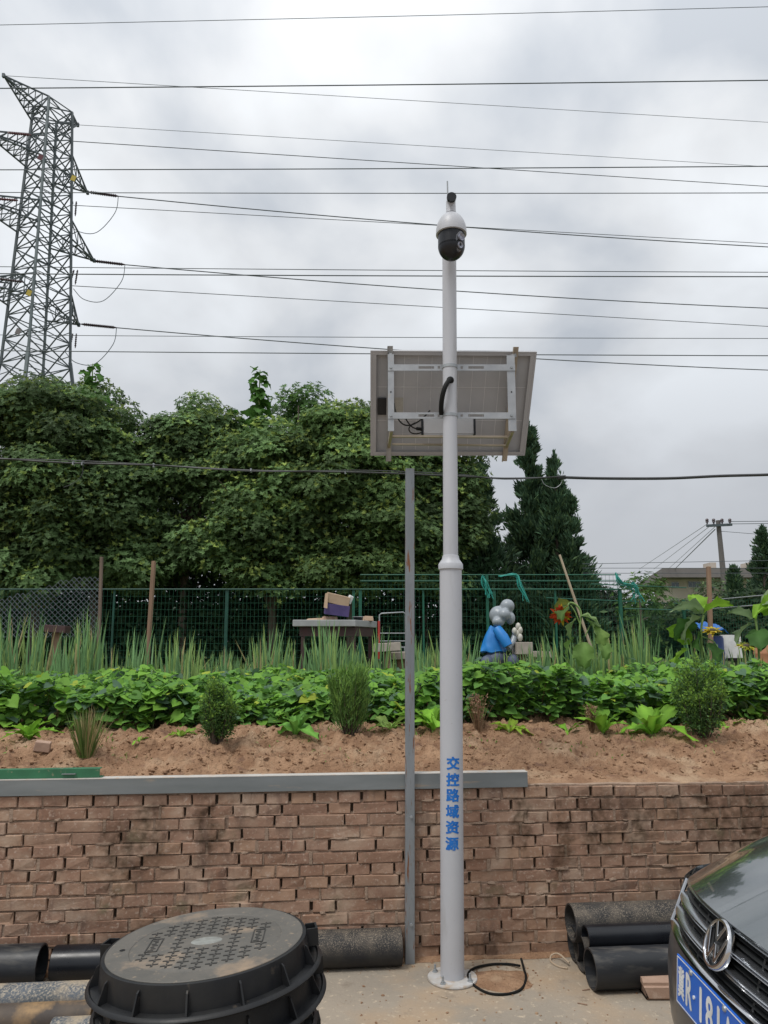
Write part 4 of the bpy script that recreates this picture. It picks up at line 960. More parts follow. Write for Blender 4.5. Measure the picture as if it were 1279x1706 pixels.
# ------------------------------------------------------------------ garden plants
def dwall(X, Y): return -math.sin(WA) * X + math.cos(WA) * (Y - 4.155)
GREEN_B = (.19, .38, .055); GREEN_M = (.135, .29, .065); GREEN_D = (.04, .11, .04); YEL = (.40, .48, .06)
def vine_patch():
    n = 36000
    d = 1.18 + 3.2 * rng.random(n) ** 1.45; X = (rng.random(n) - .5) * (6.2 + d * 1.6); Y = 4.155 + (d + math.sin(WA) * X) / math.cos(WA)
    p = np.stack([X, Y, X * 0], -1)
    edge = .22 * fbm(p * np.array([1.3, 0, 0]) + 3, 3, 80) * 2 + .12 * fbm(p * np.array([6, 0, 0]), 2, 82) + np.where(X > .6, -.06, .05)
    keep = d > 1.18 + edge
    # bare pockets on the left
    keep &= ~((fbm(p * 2.2, 3, 90) < -.13) & (X < -.2) & (d < 1.9))
    X, Y, d, edge, p = X[keep], Y[keep], d[keep], edge[keep], p[keep]; n = len(X)
    h = .29 + .34 * fbm(p * 1.9, 3, 95) + .20 * fbm(p * 6, 2, 97); h = h * np.clip((d - 1.15 - edge) / .16 + .35, .35, 1) * np.where(X < -.2, .92, 1.0)
    h -= .02 * np.clip(d - 2, 0, 3)
    f = 1 - .9 * rng.random(n) ** 1.7 * np.where(d < 2.1, 1, .5)
    Z = soil_h(X, Y) + h * f + rng.normal(0, .012, n)
    az = rng.random(n) * 6.28; D = np.stack([np.cos(az), np.sin(az) - .35, rng.normal(-.18, .25, n)], -1)
    U = np.stack([rng.normal(0, .35, n), rng.normal(-.28, .35, n), np.ones(n)], -1)
    L = .036 + .066 * rng.random(n) ** 1.3; L *= np.where(f < .6, .9, 1)
    C = jit(GREEN_M, n, .3, GREEN_B, .38)
    big = (f > .92)[:, None] & (rng.random((n, 1)) < .45); C = np.where(big, jit(GREEN_B, n, .25, YEL, .11), C)
    C = np.where((rng.random((n, 1)) < .12), jit((.11, .19, .12), n, .2), C)
    o = cloud('sweet_potato_vines', M_['leaf'], np.stack([X, Y, Z], -1), D, U, L, L * .98, C, T_HEART, smooth=True)
    tag(o, 'dense bed of heart leaved sweet potato vines along the bank', kind='stuff')
    # stalks
    k = rng.choice(n, 2600, replace=False); b0 = np.stack([X[k], Y[k], Z[k] - .01], -1); D2 = np.stack([rng.normal(0, .4, 2600), rng.normal(.3, .3, 2600), -np.ones(2600)], -1)
    o = cloud('vine_stalks', M_['leafmat'], b0, D2, rdir(2600), .13 + .1 * rng.random(2600), .006, jit((.10, .15, .05), 2600, .3, (.16, .06, .06), .3), T_BLADE)
    tag(o, 'thin stalks carrying the sweet potato leaves', kind='stuff')
vine_patch()

# dry litter on the soil
n = 2300; X = (rng.random(n) - .5) * 5.6; d = .12 + 1.15 * rng.random(n); Y = 4.155 + (d + math.sin(WA) * X) / math.cos(WA); Z = soil_h(X, Y) + .004
dens = fbm(np.stack([X * 2.2, Y * 2.2, X * 0], -1), 3, 41) > .0; X, Y, Z = X[dens], Y[dens], Z[dens]; n = len(X)
az = rng.random(n) * 6.28
tag(cloud('dry_straw', M_['leafmat'], np.stack([X, Y, Z], -1), np.stack([np.cos(az), np.sin(az), rng.normal(.1, .2, n)], -1), np.tile([0, 0, 1.], (n, 1)), .02 + .06 * rng.random(n) ** 2, .0028,
          jit((.42, .33, .20), n, .3, (.20, .13, .08), .4), T_BLADE), 'bits of dry straw and roots on the bare soil', kind='stuff')

n = 1500; X = (rng.random(n) - .5) * 5.8; d = .35 + .85 * rng.random(n) ** .6; Y = 4.155 + (d + math.sin(WA) * X) / math.cos(WA); k_ = fbm(np.stack([X * 3.5, Y * 3.5, X * 0], -1), 2, 141) > .10
X, Y = X[k_], Y[k_]; n = len(X)
tag(cloud('bank_weeds', M_['leafmat'], np.stack([X, Y, soil_h(X, Y)], -1), rdir(n) * .8 + np.array([0, 0, .6]), rdir(n), .012 + .03 * rng.random(n), .010, jit((.16, .30, .06), n, .3, (.30, .30, .12), .3), T_RHOMB), 'tiny weeds sprouting on the soil bank', kind='stuff')
def ground_pt(u, v, dz=0.0):       # where the pixel meets the garden soil
    r = ray(u, v); best = None
    for Y in np.arange(4.3, 11.5, .02):
        k = Y / r.y; x, z = r.x * k, EYE + r.z * k
        if z <= float(soil_h(np.array([x]), np.array([Y]))[0]): return Vector((x, Y, float(soil_h(np.array([x]), np.array([Y]))[0])))
    return Vector((x, Y, z))
# lettuce and mustard seedlings: every leaf is a part
def leaf_mesh(name, m, L, Wd, droop=.35, wave=.10, col=(.20, .42, .05), nu=5, nv=8, seed=0, notch=0):
    rr = random.Random(seed); vs = []; fs = []
    for j in range(nv + 1):
        t = j / nv; wdt = Wd * (math.sin(math.pi * min(1, t * .92 + .06)) ** .75) * (.35 + .65 * t ** .5 if notch == 0 else 1)
        for i in range(nu + 1):
            s = -1 + 2 * i / nu; fr = 1 + .10 * math.sin(j * 2.6 + i + seed) * abs(s)
            vs.append((t * L * fr, s * wdt * .5 * fr, L * (.55 * t - droop * t * t * 1.6) + abs(s) * wdt * .16 + wave * L * math.sin(j * 1.7 + s * 3 + seed) * abs(s) * .5))
    fs = [(j * (nu + 1) + i, j * (nu + 1) + i + 1, (j + 1) * (nu + 1) + i + 1, (j + 1) * (nu + 1) + i) for j in range(nv) for i in range(nu)]
    me = MB().add(vs, fs).mesh(name, m, True)
    a = me.color_attributes.new('Col', 'FLOAT_COLOR', 'POINT'); c = np.ones((len(vs), 4), np.float32)
    for q, v in enumerate(vs):
        rib = 1.25 if q % (nu + 1) in (nu // 2, nu // 2 + 1) else 1; c[q, :3] = [k * rib for k in col]
    a.data.foreach_set('color', c.ravel()); return me
def rosette(name, label, cat, u, v, hpx, nleaf, col, group=None, up=.8, wd=.62, spread=1.0, loc=None, seed=0):
    loc = loc or ground_pt(u, v); s = PX(hpx, loc); rr = random.Random(seed + int(u)); root = empty(name, label, cat, tuple(loc), None, group)
    ms = [leaf_mesh('leaf', M_['leaf'], 1, wd, .25 + .2 * k, .12, tuple(c * (.8 + .2 * k) for c in col), seed=k + seed) for k in range(3)]
    for k in range(nleaf):
        a = 6.283 * k / nleaf * 1.618 * 1.0 + rr.uniform(-.3, .3); e = rr.uniform(.1, up); L = s * rr.uniform(.75, 1.15) * spread
        M = Matrix.Translation(loc + Vector((math.cos(a) * s * .05, math.sin(a) * s * .05, 0))) @ Matrix.Rotation(a, 4, 'Z') @ Matrix.Rotation(-e, 4, 'Y') @ Matrix.Rotation(rr.uniform(-.4, .4), 4, 'X') @ Matrix.Scale(L, 4)
        put('leaf', ms[k % 3], root, M)
    MB().tube([loc - Vector((0, 0, .01)), loc + Vector((0, 0, s * .10))], s * .05, 6).build('stem', M_['leafmat2'], root)
    return root
M_['leafmat2'] = mat('pale_stem_green', (.22, .33, .10), (.17, .27, .08), 20, .6)
LG = (.21, .42, .045)
seed_labels = [(48, 1232, 40, 12, LG, 'frilly light green lettuce at the far left of the bank behind the green channel'),
               (232, 1238, 16, 5, LG, 'tiny yellow green seedling on bare soil just right of the dry grass tuft'),
               (300, 1228, 30, 6, (.26, .42, .06), 'limp pale seedling lying flat on the soil left of the dark round shrub'),
               (492, 1224, 48, 9, (.15, .34, .06), 'leafy mustard plant on the soil left of the feathery shrub'),
               (650, 1216, 36, 7, (.28, .42, .10), 'pale lobed seedling directly left of the steel post'),
               (722, 1216, 56, 10, LG, 'big bright cabbage plant squeezed between steel post and white pole'),
               (848, 1220, 34, 8, (.28, .42, .05), 'low yellow green seedling right of the dry reddish plant by the pole'),
               (945, 1222, 34, 5, LG, 'small upright seedling left of the short dry stalks'),
               (1004, 1222, 46, 7, LG, 'upright light green seedling just right of the short dry stalks'),
               (1086, 1224, 58, 9, LG, 'tall bright mustard plant left of the large round shrub'),
               (1212, 1214, 30, 5, (.22, .38, .05), 'small seedling at the right foot of the large round shrub')]
for u, v, hp, nl, col, lb in seed_labels:
    rosette('vegetable_seedling', lb, 'seedling', u, v, hp, nl, col, 'vegetable seedlings along the bank', up=1.05 if hp > 34 else .5, wd=.5 if hp < 40 else .58, seed=int(u))
# shrubs
def small_shrub(label, u, v, wpx, hpx, kind, n, cols):
    loc = ground_pt(u, v); wd, h = PX(wpx, loc) / 2, PX(hpx, loc)
    wd *= 1.18; root = empty('young_shrub', label, 'shrub', tuple(loc), None, 'young shrubs planted on the bank')
    b = MB(); stems_ = []
    for k in range(44):
        a = rb.uniform(0, 6.28); r = rb.random() ** .5 * .85; t = loc + Vector((math.cos(a) * wd * r * .85, math.sin(a) * wd * r * .85, h * rb.uniform(.55, .98) * (1 - .22 * r)))
        q = loc + Vector((math.cos(a) * wd * r * .25, math.sin(a) * wd * r * .25, 0)); stems_.append((tuple(q), tuple(t))); b.tube([q - Vector((0, 0, .01)), q.lerp(t, .5) + Vector((math.cos(a), math.sin(a), 0)) * wd * .12 * r, t], [.0032, .0024, .001], 4)
    b.build('stems', M_['bark'], root)
    # leaves sit along the stems and their side twigs, so the outline stays ragged
    nt_ = len(stems_); k = rng.integers(0, nt_, n); Q0 = np.array([q for q, t in stems_])[k]; T0 = np.array([t for q, t in stems_])[k]; sl = rng.uniform(.8, 1.12, nt_)[k]
    f = .16 + .88 * rng.random(n) ** .8; tw = rng.integers(0, 9, n) + k * 9; tdir = unit(rng.normal(size=(nt_ * 9, 3)) + np.array([0, 0, .5]))[tw]; tf = (.15 + .85 * rng.random(n))
    base_ = Q0 + (T0 - Q0) * (f * sl)[:, None]; P3 = base_ + tdir * (wd * .34 * tf * (1.05 - .5 * f))[:, None] + rng.normal(0, .006, (n, 3)); az = rdir(n)
    tipc = (f > .8) & (rng.random(n) < .55); C = jit(cols[0], n, .4, cols[1], .12); C = np.where(tipc[:, None], jit(cols[1], n, .25), C)
    if kind == 'box': cloud('foliage', M_['leaf'], P3, tdir + az * .8 + np.array([0, 0, .4]), az + np.array([0, 0, .8]), .014 + .013 * rng.random(n), .011, C, T_RHOMB, root)
    else: cloud('foliage', M_['leafmat'], P3, tdir * .5 + az * .4 + np.array([0, 0, .9]), az, .03 + .03 * rng.random(n), .005, C, T_BLADE, root)
    return root
small_shrub('dark green round shrub with small leaves on the bank at left', 360, 1240, 74, 106, 'box', 10500, ((.09, .18, .055), (.22, .38, .07)))
small_shrub('feathery upright green shrub with brown stems left of the steel post', 583, 1222, 80, 122, 'needle', 9000, ((.12, .23, .06), (.22, .38, .08)))
small_shrub('large bushy shrub with small leaves on the bank at right', 1172, 1228, 92, 124, 'box', 15000, ((.11, .20, .07), (.24, .40, .07)))
def grass_tuft(name, label, cat, u, v, wpx, hpx, n, cols, p2=.4, width=.004, group=None, curl=.25):
    loc = ground_pt(u, v); wd, h = PX(wpx, loc) / 2, PX(hpx, loc); root = empty(name, label, cat, tuple(loc), None, group)
    a = rng.random(n) * 6.28; r = rng.random(n) ** .7
    P3 = np.array(loc) + np.stack([np.cos(a) * wd * .3 * r, np.sin(a) * wd * .3 * r, -.005 + 0 * a], -1)
    D = np.stack([np.cos(a) * r * wd, np.sin(a) * r * wd, np.full(n, h)], -1) + rng.normal(0, .03, (n, 3))
    cloud('blades', M_['leafmat'], P3, D, np.stack([np.cos(a), np.sin(a), 0 * a], -1) * -1 + rng.normal(0, .4, (n, 3)), h * (.55 + .5 * rng.random(n)), width, jit(cols[0], n, .3, cols[1], p2), T_BLADE, root)
    return root, loc, wd, h
grass_tuft('grass_tuft', 'half dry tuft of long grass at the left end of the bank', 'grass tuft', 143, 1262, 84, 86, 260, ((.12, .20, .05), (.40, .31, .16)), .45, .005)
for u, v, hp, wp, lb in ((797, 1218, 62, 40, 'dry reddish brown seed stalks right of the white pole'), (986, 1222, 48, 26, 'short dry tan stalks between two upright seedlings')):
    root, loc, wd, h = grass_tuft('dry_plant', lb, 'dry plant', u, v, wp, hp, 70, ((.36, .24, .15), (.26, .15, .09)), .5, .004, 'dry plants on the bank')
    n = 420; a = rng.random(n) * 6.28; t = .25 + .75 * rng.random(n); r = rng.random(n)
    P3 = np.array(loc) + np.stack([np.cos(a) * wd * r * t, np.sin(a) * wd * r * t, h * t * .95], -1)
    cloud('seed_heads', M_['leafmat'], P3, rdir(n) + np.array([0, 0, .5]), rdir(n), .012 + .008 * rng.random(n), .008, jit((.40, .26, .17), n, .3, (.30, .15, .10), .4), T_RHOMB, root)
c = ground_pt(70, 1256); root = empty('brick_fragment', 'broken pale brick piece on the soil below the lettuce at left', 'brick piece', tuple(c), None)
MB().box(c + Vector((0, 0, .02)), (.045, .03, .028), Euler((.1, .15, .3)).to_matrix(), .93).build('fragment', M_['claypink'], root, bev=.004)

# leek beds
def leeks(label, u0, u1, Y0, Y1, n, vt, hlo, col=((.17, .31, .13), (.30, .43, .14)), clumps=None):
    Y = Y0 + (Y1 - Y0) * rng.random(n); u = u0 + (u1 - u0) * rng.random(n)
    if clumps:
        cc_ = rng.random(clumps) * (u1 - u0) + u0; k = rng.integers(0, clumps, n); sel = rng.random(n) < .75; u = np.where(sel, cc_[k] + rng.normal(0, 7, n), u)
    X = (u - PW / 2) / F * Y; Z = soil_h(X, Y)
    topz = np.array([P(0, vt, y).z for y in Y]); wob = .5 + 1.5 * fbm(np.stack([u * .035, u * 0, u * 0], -1), 3, 13)
    H = np.clip((topz - Z) * (.45 + .55 * wob) * (hlo + (1 - hlo) * rng.random(n)), .15, 1.3)
    lean = rng.normal(0, .10, (n, 2)); broken = rng.random(n) < .06; lean = np.where(broken[:, None], lean * 4, lean)
    D = np.stack([lean[:, 0], lean[:, 1], np.ones(n)], -1)
    C = jit(col[0], n, .3, col[1], .3); C = np.where(rng.random((n, 1)) < .05, jit((.42, .36, .18), n, .2), C)
    # each leaf: a round tapering hollow blade = two crossed blades
    Pn = np.stack([X, Y, Z - .01], -1)
    o = cloud('leek_bed', M_['leafmat'], np.concatenate([Pn, Pn]), np.concatenate([D, D]), np.concatenate([np.tile([0, -1., 0], (n, 1)), np.tile([1., 0, 0], (n, 1))]),
              np.concatenate([H, H]), np.concatenate([.015 + .013 * rng.random(n)] * 2), np.concatenate([C, C]), T_BLADE)
    tag(o, label, kind='stuff')
leeks('tall leeks in front of the dark netting at left', -60, 330, 7.9, 9.3, 560, 975, .28, clumps=15)
leeks('thinner leeks in front of the box covered table', 300, 740, 7.9, 9.4, 700, 1010, .35, clumps=22)
leeks('short leeks right of the white pole', 740, 900, 7.9, 9.2, 320, 1005, .35, clumps=12)
leeks('thick clump of leeks round the drooping sunflower', 890, 1075, 8.1, 9.2, 380, 1000, .3, clumps=10)
leeks('short blue green leeks at the right end of the garden', 1070, 1330, 8.0, 9.3, 330, 1045, .35, clumps=12)

# weeds and low greens behind the leeks
n = 15000; Y = 8.9 + 3.2 * rng.random(n); X = (rng.random(n) - .5) * 1.25 * Y; Z = soil_h(X, Y) + .03 + .16 * rng.random(n) * (1 + fbm(np.stack([X, Y, 0 * X], -1) * 2, 3, 5) * 2)
tag(cloud('low_weeds', M_['leafmat'], np.stack([X, Y, Z], -1), rdir(n) + np.array([0, 0, .6]), rdir(n) + np.array([0, -.3, 1]), .05 + .06 * rng.random(n), .045, jit((.18, .31, .08), n, .3, (.30, .43, .11), .4), T_RHOMB),
    'low weeds and greens covering the ground up to the fence', kind='stuff')
n = 3500; Y = 9.6 + 2.2 * rng.random(n); X = (rng.random(n) - .5) * 1.25 * Y
tag(cloud('weed_grass', M_['leafmat'], np.stack([X, Y, soil_h(X, Y)], -1), rdir(n) * .3 + np.array([0, 0, 1.]), rdir(n), .15 + .25 * rng.random(n), .012, jit((.12, .20, .05), n, .3, (.25, .30, .10), .3), T_BLADE),
    'grass growing along the foot of the fence', kind='stuff')

# big leaved plants at the right, drooping sunflower
def big_plant(name, label, cat, base_, stems, leaves, col=(.13, .27, .05), extra=None):
    root = empty(name, label, cat, tuple(base_)); 
    for pts, r_ in stems: MB().tube(smooth_path(pts, 5), r_, 6).build('stem', M_['leafmat2'], root, smooth=True)
    for (p, L, azd, eld, rl_, c) in leaves:
        me = leaf_mesh('leaf', M_['leaf'], 1, .85, .35, .14, c or col, nu=6, nv=8, seed=int(L * 1e4) % 17, notch=1)
        put('leaf', me, root, Matrix.Translation(p) @ Matrix.Rotation(R(azd), 4, 'Z') @ Matrix.Rotation(-R(eld), 4, 'Y') @ Matrix.Rotation(R(rl_), 4, 'X') @ Matrix.Scale(L, 4))
    return root
Yp = 8.3; gz = lambda x, y: float(soil_h(np.array([x]), np.array([y]))[0])
def Q(u, v, y=Yp): return P(u, v, y)
def bp(u, y=Yp): p = P(u, 1100, y); p.z = gz(p.x, y); return p
S = lambda n: PX(n, Q(1150, 1050))
BR, PALE, DK = (.22, .40, .04), (.22, .30, .16), (.07, .16, .04)
big_plant('squash_plant', 'large leaved sunflower plant in front of the blue barrel', 'plant', bp(1170),
          [([bp(1170), Q(1168, 1060), Q(1172, 1025)], .012), ([bp(1166), Q(1150, 1070), Q(1140, 1072)], .008), ([Q(1168, 1060), Q(1190, 1070), Q(1195, 1090)], .007)],
          [(Q(1172, 1022), S(52), 180, 5, 20, PALE), (Q(1172, 1022), S(48), 350, 15, -20, BR), (Q(1166, 1030), S(50), 200, -45, 30, PALE), (Q(1162, 1045), S(48), 190, -20, 60, DK),
           (Q(1150, 1072), S(44), 150, 35, 60, BR), (Q(1148, 1082), S(46), 190, -50, 20, BR), (Q(1176, 1072), S(38), 300, -60, 0, DK), (Q(1165, 1018), S(38), 90, 50, 0, BR), (Q(1168, 1058), S(36), 240, -40, 60, DK)])
big_plant('squash_plant', 'large leaved sunflower plant cut off by the right edge of the photo', 'plant', bp(1264),
          [([bp(1264), Q(1262, 1060), Q(1258, 1030)], .012), ([Q(1262, 1080), Q(1275, 1060), Q(1290, 1045)], .008)],
          [(Q(1252, 1032), S(46), 178, 10, 10, PALE), (Q(1256, 1030), S(56), 350, 25, 10, BR), (Q(1252, 1040), S(44), 190, -50, 20, PALE), (Q(1268, 1020), S(50), 20, 20, 60, BR), (Q(1262, 1065), S(46), 330, -20, 0, DK), (Q(1270, 1008), S(44), 10, 10, 30, PALE), (Q(1262, 1050), S(44), 250, -50, 10, DK)])
Yd = 7.8; D_ = lambda u, v: P(u, v, Yd)
big_plant('drooping_sunflower', 'wilted sunflower plant bending over a leaning stick', 'sunflower', bp(975, Yd),
          [([bp(975, Yd), D_(966, 1060), D_(968, 1025), D_(962, 1010), D_(950, 1004), D_(944, 1012)], .011), ([D_(966, 1040), D_(958, 1020), D_(950, 1008)], .007), ([D_(975, 1060), D_(985, 1040), D_(996, 1045)], .007)],
          [(D_(966, 1026), S(34), 350, -30, 10, (.25, .36, .14)), (D_(975, 1030), S(42), 330, -70, 0, (.25, .36, .14)), (D_(960, 1030), S(36), 200, -75, 20, (.22, .32, .12)), (D_(992, 1044), S(36), 300, -80, 0, (.22, .34, .09)),
           (D_(950, 1006), S(28), 180, -20, 40, (.20, .22, .05)), (D_(946, 1008), S(30), 215, -55, 0, (.12, .2, .06)), (D_(956, 1062), S(36), 190, -75, 30, (.18, .30, .08)), (D_(1000, 1068), S(30), 290, -70, 0, (.18, .30, .08)), (D_(972, 1070), S(40), 250, -80, 0, (.18, .30, .08))])
def petals(name, label, c, r, n, col, nrm, cat='flower', group=None):
    root = empty(name, label, cat, tuple(c), None, group); nrm = np.array(nrm, float); nrm /= np.linalg.norm(nrm)
    a = rng.random(n) * 6.28; t = unit(np.cross(nrm, [0.1, .2, 1.0])[None])[0]; bb = np.cross(nrm, t); rad = np.cos(a)[:, None] * t + np.sin(a)[:, None] * bb
    cloud('petals', M_['leafmat'], np.array(c) + rad * r * .3, rad + rng.normal(0, .2, (n, 3)), np.tile(nrm, (n, 1)), r * (.6 + .4 * rng.random(n)), r * .35, jit(col, n, .25, (.5, .35, .02), .25), T_RHOMB, root)
    MB().sphere(Vector(c), r * .38, 10, 6, (1, .6, .6)).build('centre', M_['bark'], root, smooth=True); return root
petals('sunflower_head', 'hanging reddish orange flower head on the wilted sunflower', D_(934, 1024), S(15), 40, (.55, .06, .02), (-.2, -1, -.4))
petals('sunflower_head', 'yellow flower head with ragged petals in front of the blue cloth', Q(1187, 1050, 8.2), S(15), 46, (.55, .42, .04), (0, -.35, 1))
petals('sunflower_head', 'greenish yellow flower head beside the orange barrel', Q(1243, 1076, 8.2), S(15), 46, (.42, .46, .05), (0, -.35, 1))
a, b_ = P(968, 1030, 8.6), P(932, 924, 8.6); a2 = a + (a - b_) * .45
tag(MB().tube([a2, a, b_], [.017, .016, .013], 8).build('leaning_stick', M_['woodpale'], smooth=True, origin=tuple(a2)), 'pale bamboo stick leaning over the wilted sunflower', 'stick')
M_['woodgrey'] = mat('grey_wood', (.22, .165, .13), (.15, .11, .085), 14, .9, stretch=(1, 1, .12), bump=.3, bscale=40)
for (u, vt, vb, wpx, m, lb, ln) in ((168, 928, 1090, 6, 'woodgrey', 'pale wooden stake standing in the leeks left of the reddish one', 3), (250, 935, 1090, 8, 'wood', 'reddish weathered wooden stake standing in the leeks', 6), (1182, 944, 1090, 8, 'wood', 'thin wooden stake standing in front of the far building', -2)):
    Y = 9.8; a = P(u - ln, vt + 170, Y); a.z = gz(a.x, Y) - .05; t = P(u + (ln if ln != 3 else 1), vt, Y)
    b = MB(); b.bar(a, t, PX(wpx, t), PX(wpx * .7, t)); tag(b.build('wooden_stake', M_['woodgrey'] if m == 'woodgrey' else M_['wood'], origin=tuple(a), bev=.004), lb, 'stake', 'wooden stakes in the garden')

# table with rubbish, chair frame, figure, boards
Yt = 10.2
tb = empty('outdoor_table', 'old grey edged table standing behind the leeks, loaded with rubbish', 'table', tuple(P(555, 1100, Yt)))
tl, tr = P(487, 1034, Yt), P(592, 1036, Yt); tr2 = P(628, 1047, Yt + .75); tl2 = tl + (tr2 - tr); zt = (tl.z + tr.z) / 2 + .02
pts = [Vector((p.x, p.y, zt)) for p in (tl, tr, tr2, tl2)]
hh = PX(11, tl); M_['greyedge'] = mat('grey_table_edge', (.36, .37, .37), (.30, .31, .31), 6, .5); M_['redwood'] = mat('dark_red_board', (.07, .03, .03), (.05, .035, .03), 9, .7)
b = MB(); b.add(pts + [p - Vector((0, 0, hh)) for p in pts], [(0, 1, 2, 3), (4, 7, 6, 5), (0, 4, 5, 1), (1, 5, 6, 2), (2, 6, 7, 3), (3, 7, 4, 0)]).build('table_top', M_['greyedge'], tb, bev=.008)
ins = lambda f, g_: pts[0].lerp(pts[1], f).lerp(pts[3].lerp(pts[2], f), g_)
b = MB(); q = [ins(.08, .08), ins(.97, .08), ins(.97, .9), ins(.08, .9)]
b.add([p - Vector((0, 0, hh + .004)) for p in q] + [p - Vector((0, 0, hh + .13)) for p in q], [(0, 1, 2, 3), (4, 7, 6, 5), (0, 4, 5, 1), (1, 5, 6, 2), (2, 6, 7, 3), (3, 7, 4, 0)]).build('apron', M_['redwood'], tb)
for f, g_ in ((.12, .12), (.93, .12), (.93, .85), (.12, .85)):
    p = ins(f, g_); MB().bar(p - Vector((0, 0, hh + .13)), (p.x, p.y, gz(p.x, p.y)), .05).build('leg', M_['redwood'], tb)
M_['card'] = mat('cardboard', (.50, .36, .25), (.44, .31, .21), 9, .8); M_['purple'] = mat('purple_print', (.07, .05, .16), (.10, .07, .2), 9, .6)
def boxthing(name, label, cat, c, h, rot, m, extra=None, mat2=None):
    root = empty(name, label, cat, tuple(c)); Mr = Euler(rot).to_matrix(); MB().box(c, h, Mr).build('body', m, root, bev=.004)
    return root, Mr
c = P(561, 1012, Yt + .2); k = PX(1, c); zb = zt
c = Vector((c.x, c.y, zb + .062 + 10 * k)); 
root, Mr = boxthing('cardboard_box', 'open cardboard box with purple print tipped on the rubbish table', 'box', c, (20 * k, .10, 9 * k), (.1, .12, .15), M_['purple'])
c2 = c + Vector((1.5 * k, 0, 17 * k)); MB().box(c2, (19 * k, .11, 8 * k), Euler((.1, .22, .15)).to_matrix()).build('upper_half', M_['card'], root, bev=.004)
MB().add([c2 + Vector((-20 * k, -.12, 9 * k)), c2 + Vector((-15 * k, -.13, 11 * k)), c2 + Vector((-16 * k, -.16, -16 * k)), c2 + Vector((-22 * k, -.15, -14 * k))], [(0, 1, 2, 3)]).build('box_flap', M_['card'], root)
MB().box(c2 + Vector((20 * k, 0, 0)), (.03, .05, 7 * k), Euler((.2, .4, .3)).to_matrix()).build('crumpled_plastic', M_['platewhite'], root, bev=.01)
c = P(534, 1003, Yt + .5); tag(MB().box(c, (10 * k, .05, 2.6 * k), Euler((0, .05, .2)).to_matrix()).build('board_offcut', M_['wood'], origin=tuple(c), bev=.002), 'short brown board sticking out left of the tipped cardboard box', 'board') if False else None
for i, (u, hw, th, m, lb) in enumerate(((525, 15, 1.6, 'card', 'flattened cardboard sheet lying on the left half of the rubbish table'), (549, 13, 3.2, 'claypink', 'pinkish folded board under the tipped cardboard box'), (613, 8, 4, 'card', 'crumpled brown paper bag on the right corner of the rubbish table'))):
    p = P(u, 1030, Yt + (.25 if i < 2 else .55)); c = Vector((p.x, p.y, zt + th * k + .001)); tag(MB().box(c, (hw * k, .09, th * k), Euler((0, .05 * (i - 1), .2)).to_matrix(), .85).build('cardboard_piece', M_[m], origin=tuple(c), bev=.006), lb, 'cardboard')
p = P(596, 1030, Yt + .4); c = Vector((p.x, p.y, zt))
fp = empty('black_pan', 'small black pan with pale rim on the table right of the cardboard box', 'pan', tuple(c)); MB().lathe([(.03, .0), (.06, .01), (.075, .05)], c, 20).build('bowl', M_['black'], fp, smooth=True); MB().lathe([(.073, .05), (.078, .055), (.076, .058), (.07, .054)], c, 20, close=True).build('rim', M_['platewhite'], fp, smooth=True)
Yc = 10.6; q0, q1, q2, q3 = P(632, 1100, Yc), P(632, 1022, Yc), P(675, 1020, Yc), P(676, 1100, Yc)
ch = empty('metal_frame_chair', 'thin grey metal chair frame left of the steel post behind the leeks', 'chair', tuple(q0))
b = MB(); b.tube([q0, q1 + Vector((0, 0, -.02)), q1 + Vector((.03, 0, 0)), q2 - Vector((.03, 0, 0)), q2 + Vector((0, 0, -.02)), q3], .010, 8).build('back_frame', M_['galv'], ch, smooth=True)
for v in (1055, 1068): MB().tube([P(632, v, Yc), P(676, v, Yc)], .007, 6).build('cross_rail', M_['galv'], ch)
b = MB(); b.bar(P(634, 1078, Yc), P(676, 1078, Yc), .03, .02); b.build('seat_edge', M_['galv'], ch)
for u in (634, 674): MB().tube([P(u, 1078, Yc), P(u, 1078, Yc - .35), (P(u, 1078, Yc - .35).x, Yc - .35, 1.05)], .009, 6).build('front_leg', M_['galv'], ch)
p = P(631, 1042, 10.1); tag(MB().bar((p.x, p.y, p.z - .45), (p.x, p.y, p.z + .06), .045, .03).build('red_post', mat('red_paint', (.45, .04, .03), None, 9, .5), origin=(p.x, p.y, p.z - .45), bev=.004), 'short red painted post at the right corner of the rubbish table', 'post')
M_['conc2'] = mat('pale_concrete_block', (.42, .37, .32), (.34, .30, .26), 12, .9)
for i, (u, v, hw, hh_, lb) in enumerate(((645, 1078, 22, 7, 'pale concrete slab lying under the metal chair frame'), (668, 1092, 20, 6, 'lower concrete slab close to the steel post'), (870, 1080, 14, 10, 'upright pale slab just right of the blue shirted figure'), (895, 1090, 20, 5, 'whitish plank pile among the leeks right of the grey figure'), (95, 1048, 18, 6, 'old brown crate in front of the white netting'))):
    p = P(u, v, 9.75 + .3 * (i % 2)); k_ = PX(1, p); root = empty('garden_slab', lb, 'slab' if i != 4 else 'crate', tuple(p))
    MB().box(p, (hw * k_, .12, hh_ * k_), Euler((0, .03 * (i - 2), .1)).to_matrix(), .96).build('slab_body', M_['conc2'] if i != 4 else M_['redwood'], root, bev=.006)
    MB().bar((p.x, p.y, p.z - hh_ * k_), (p.x, p.y, 1.0), hw * k_ * .5, .10).build('support', M_['wood'], root)
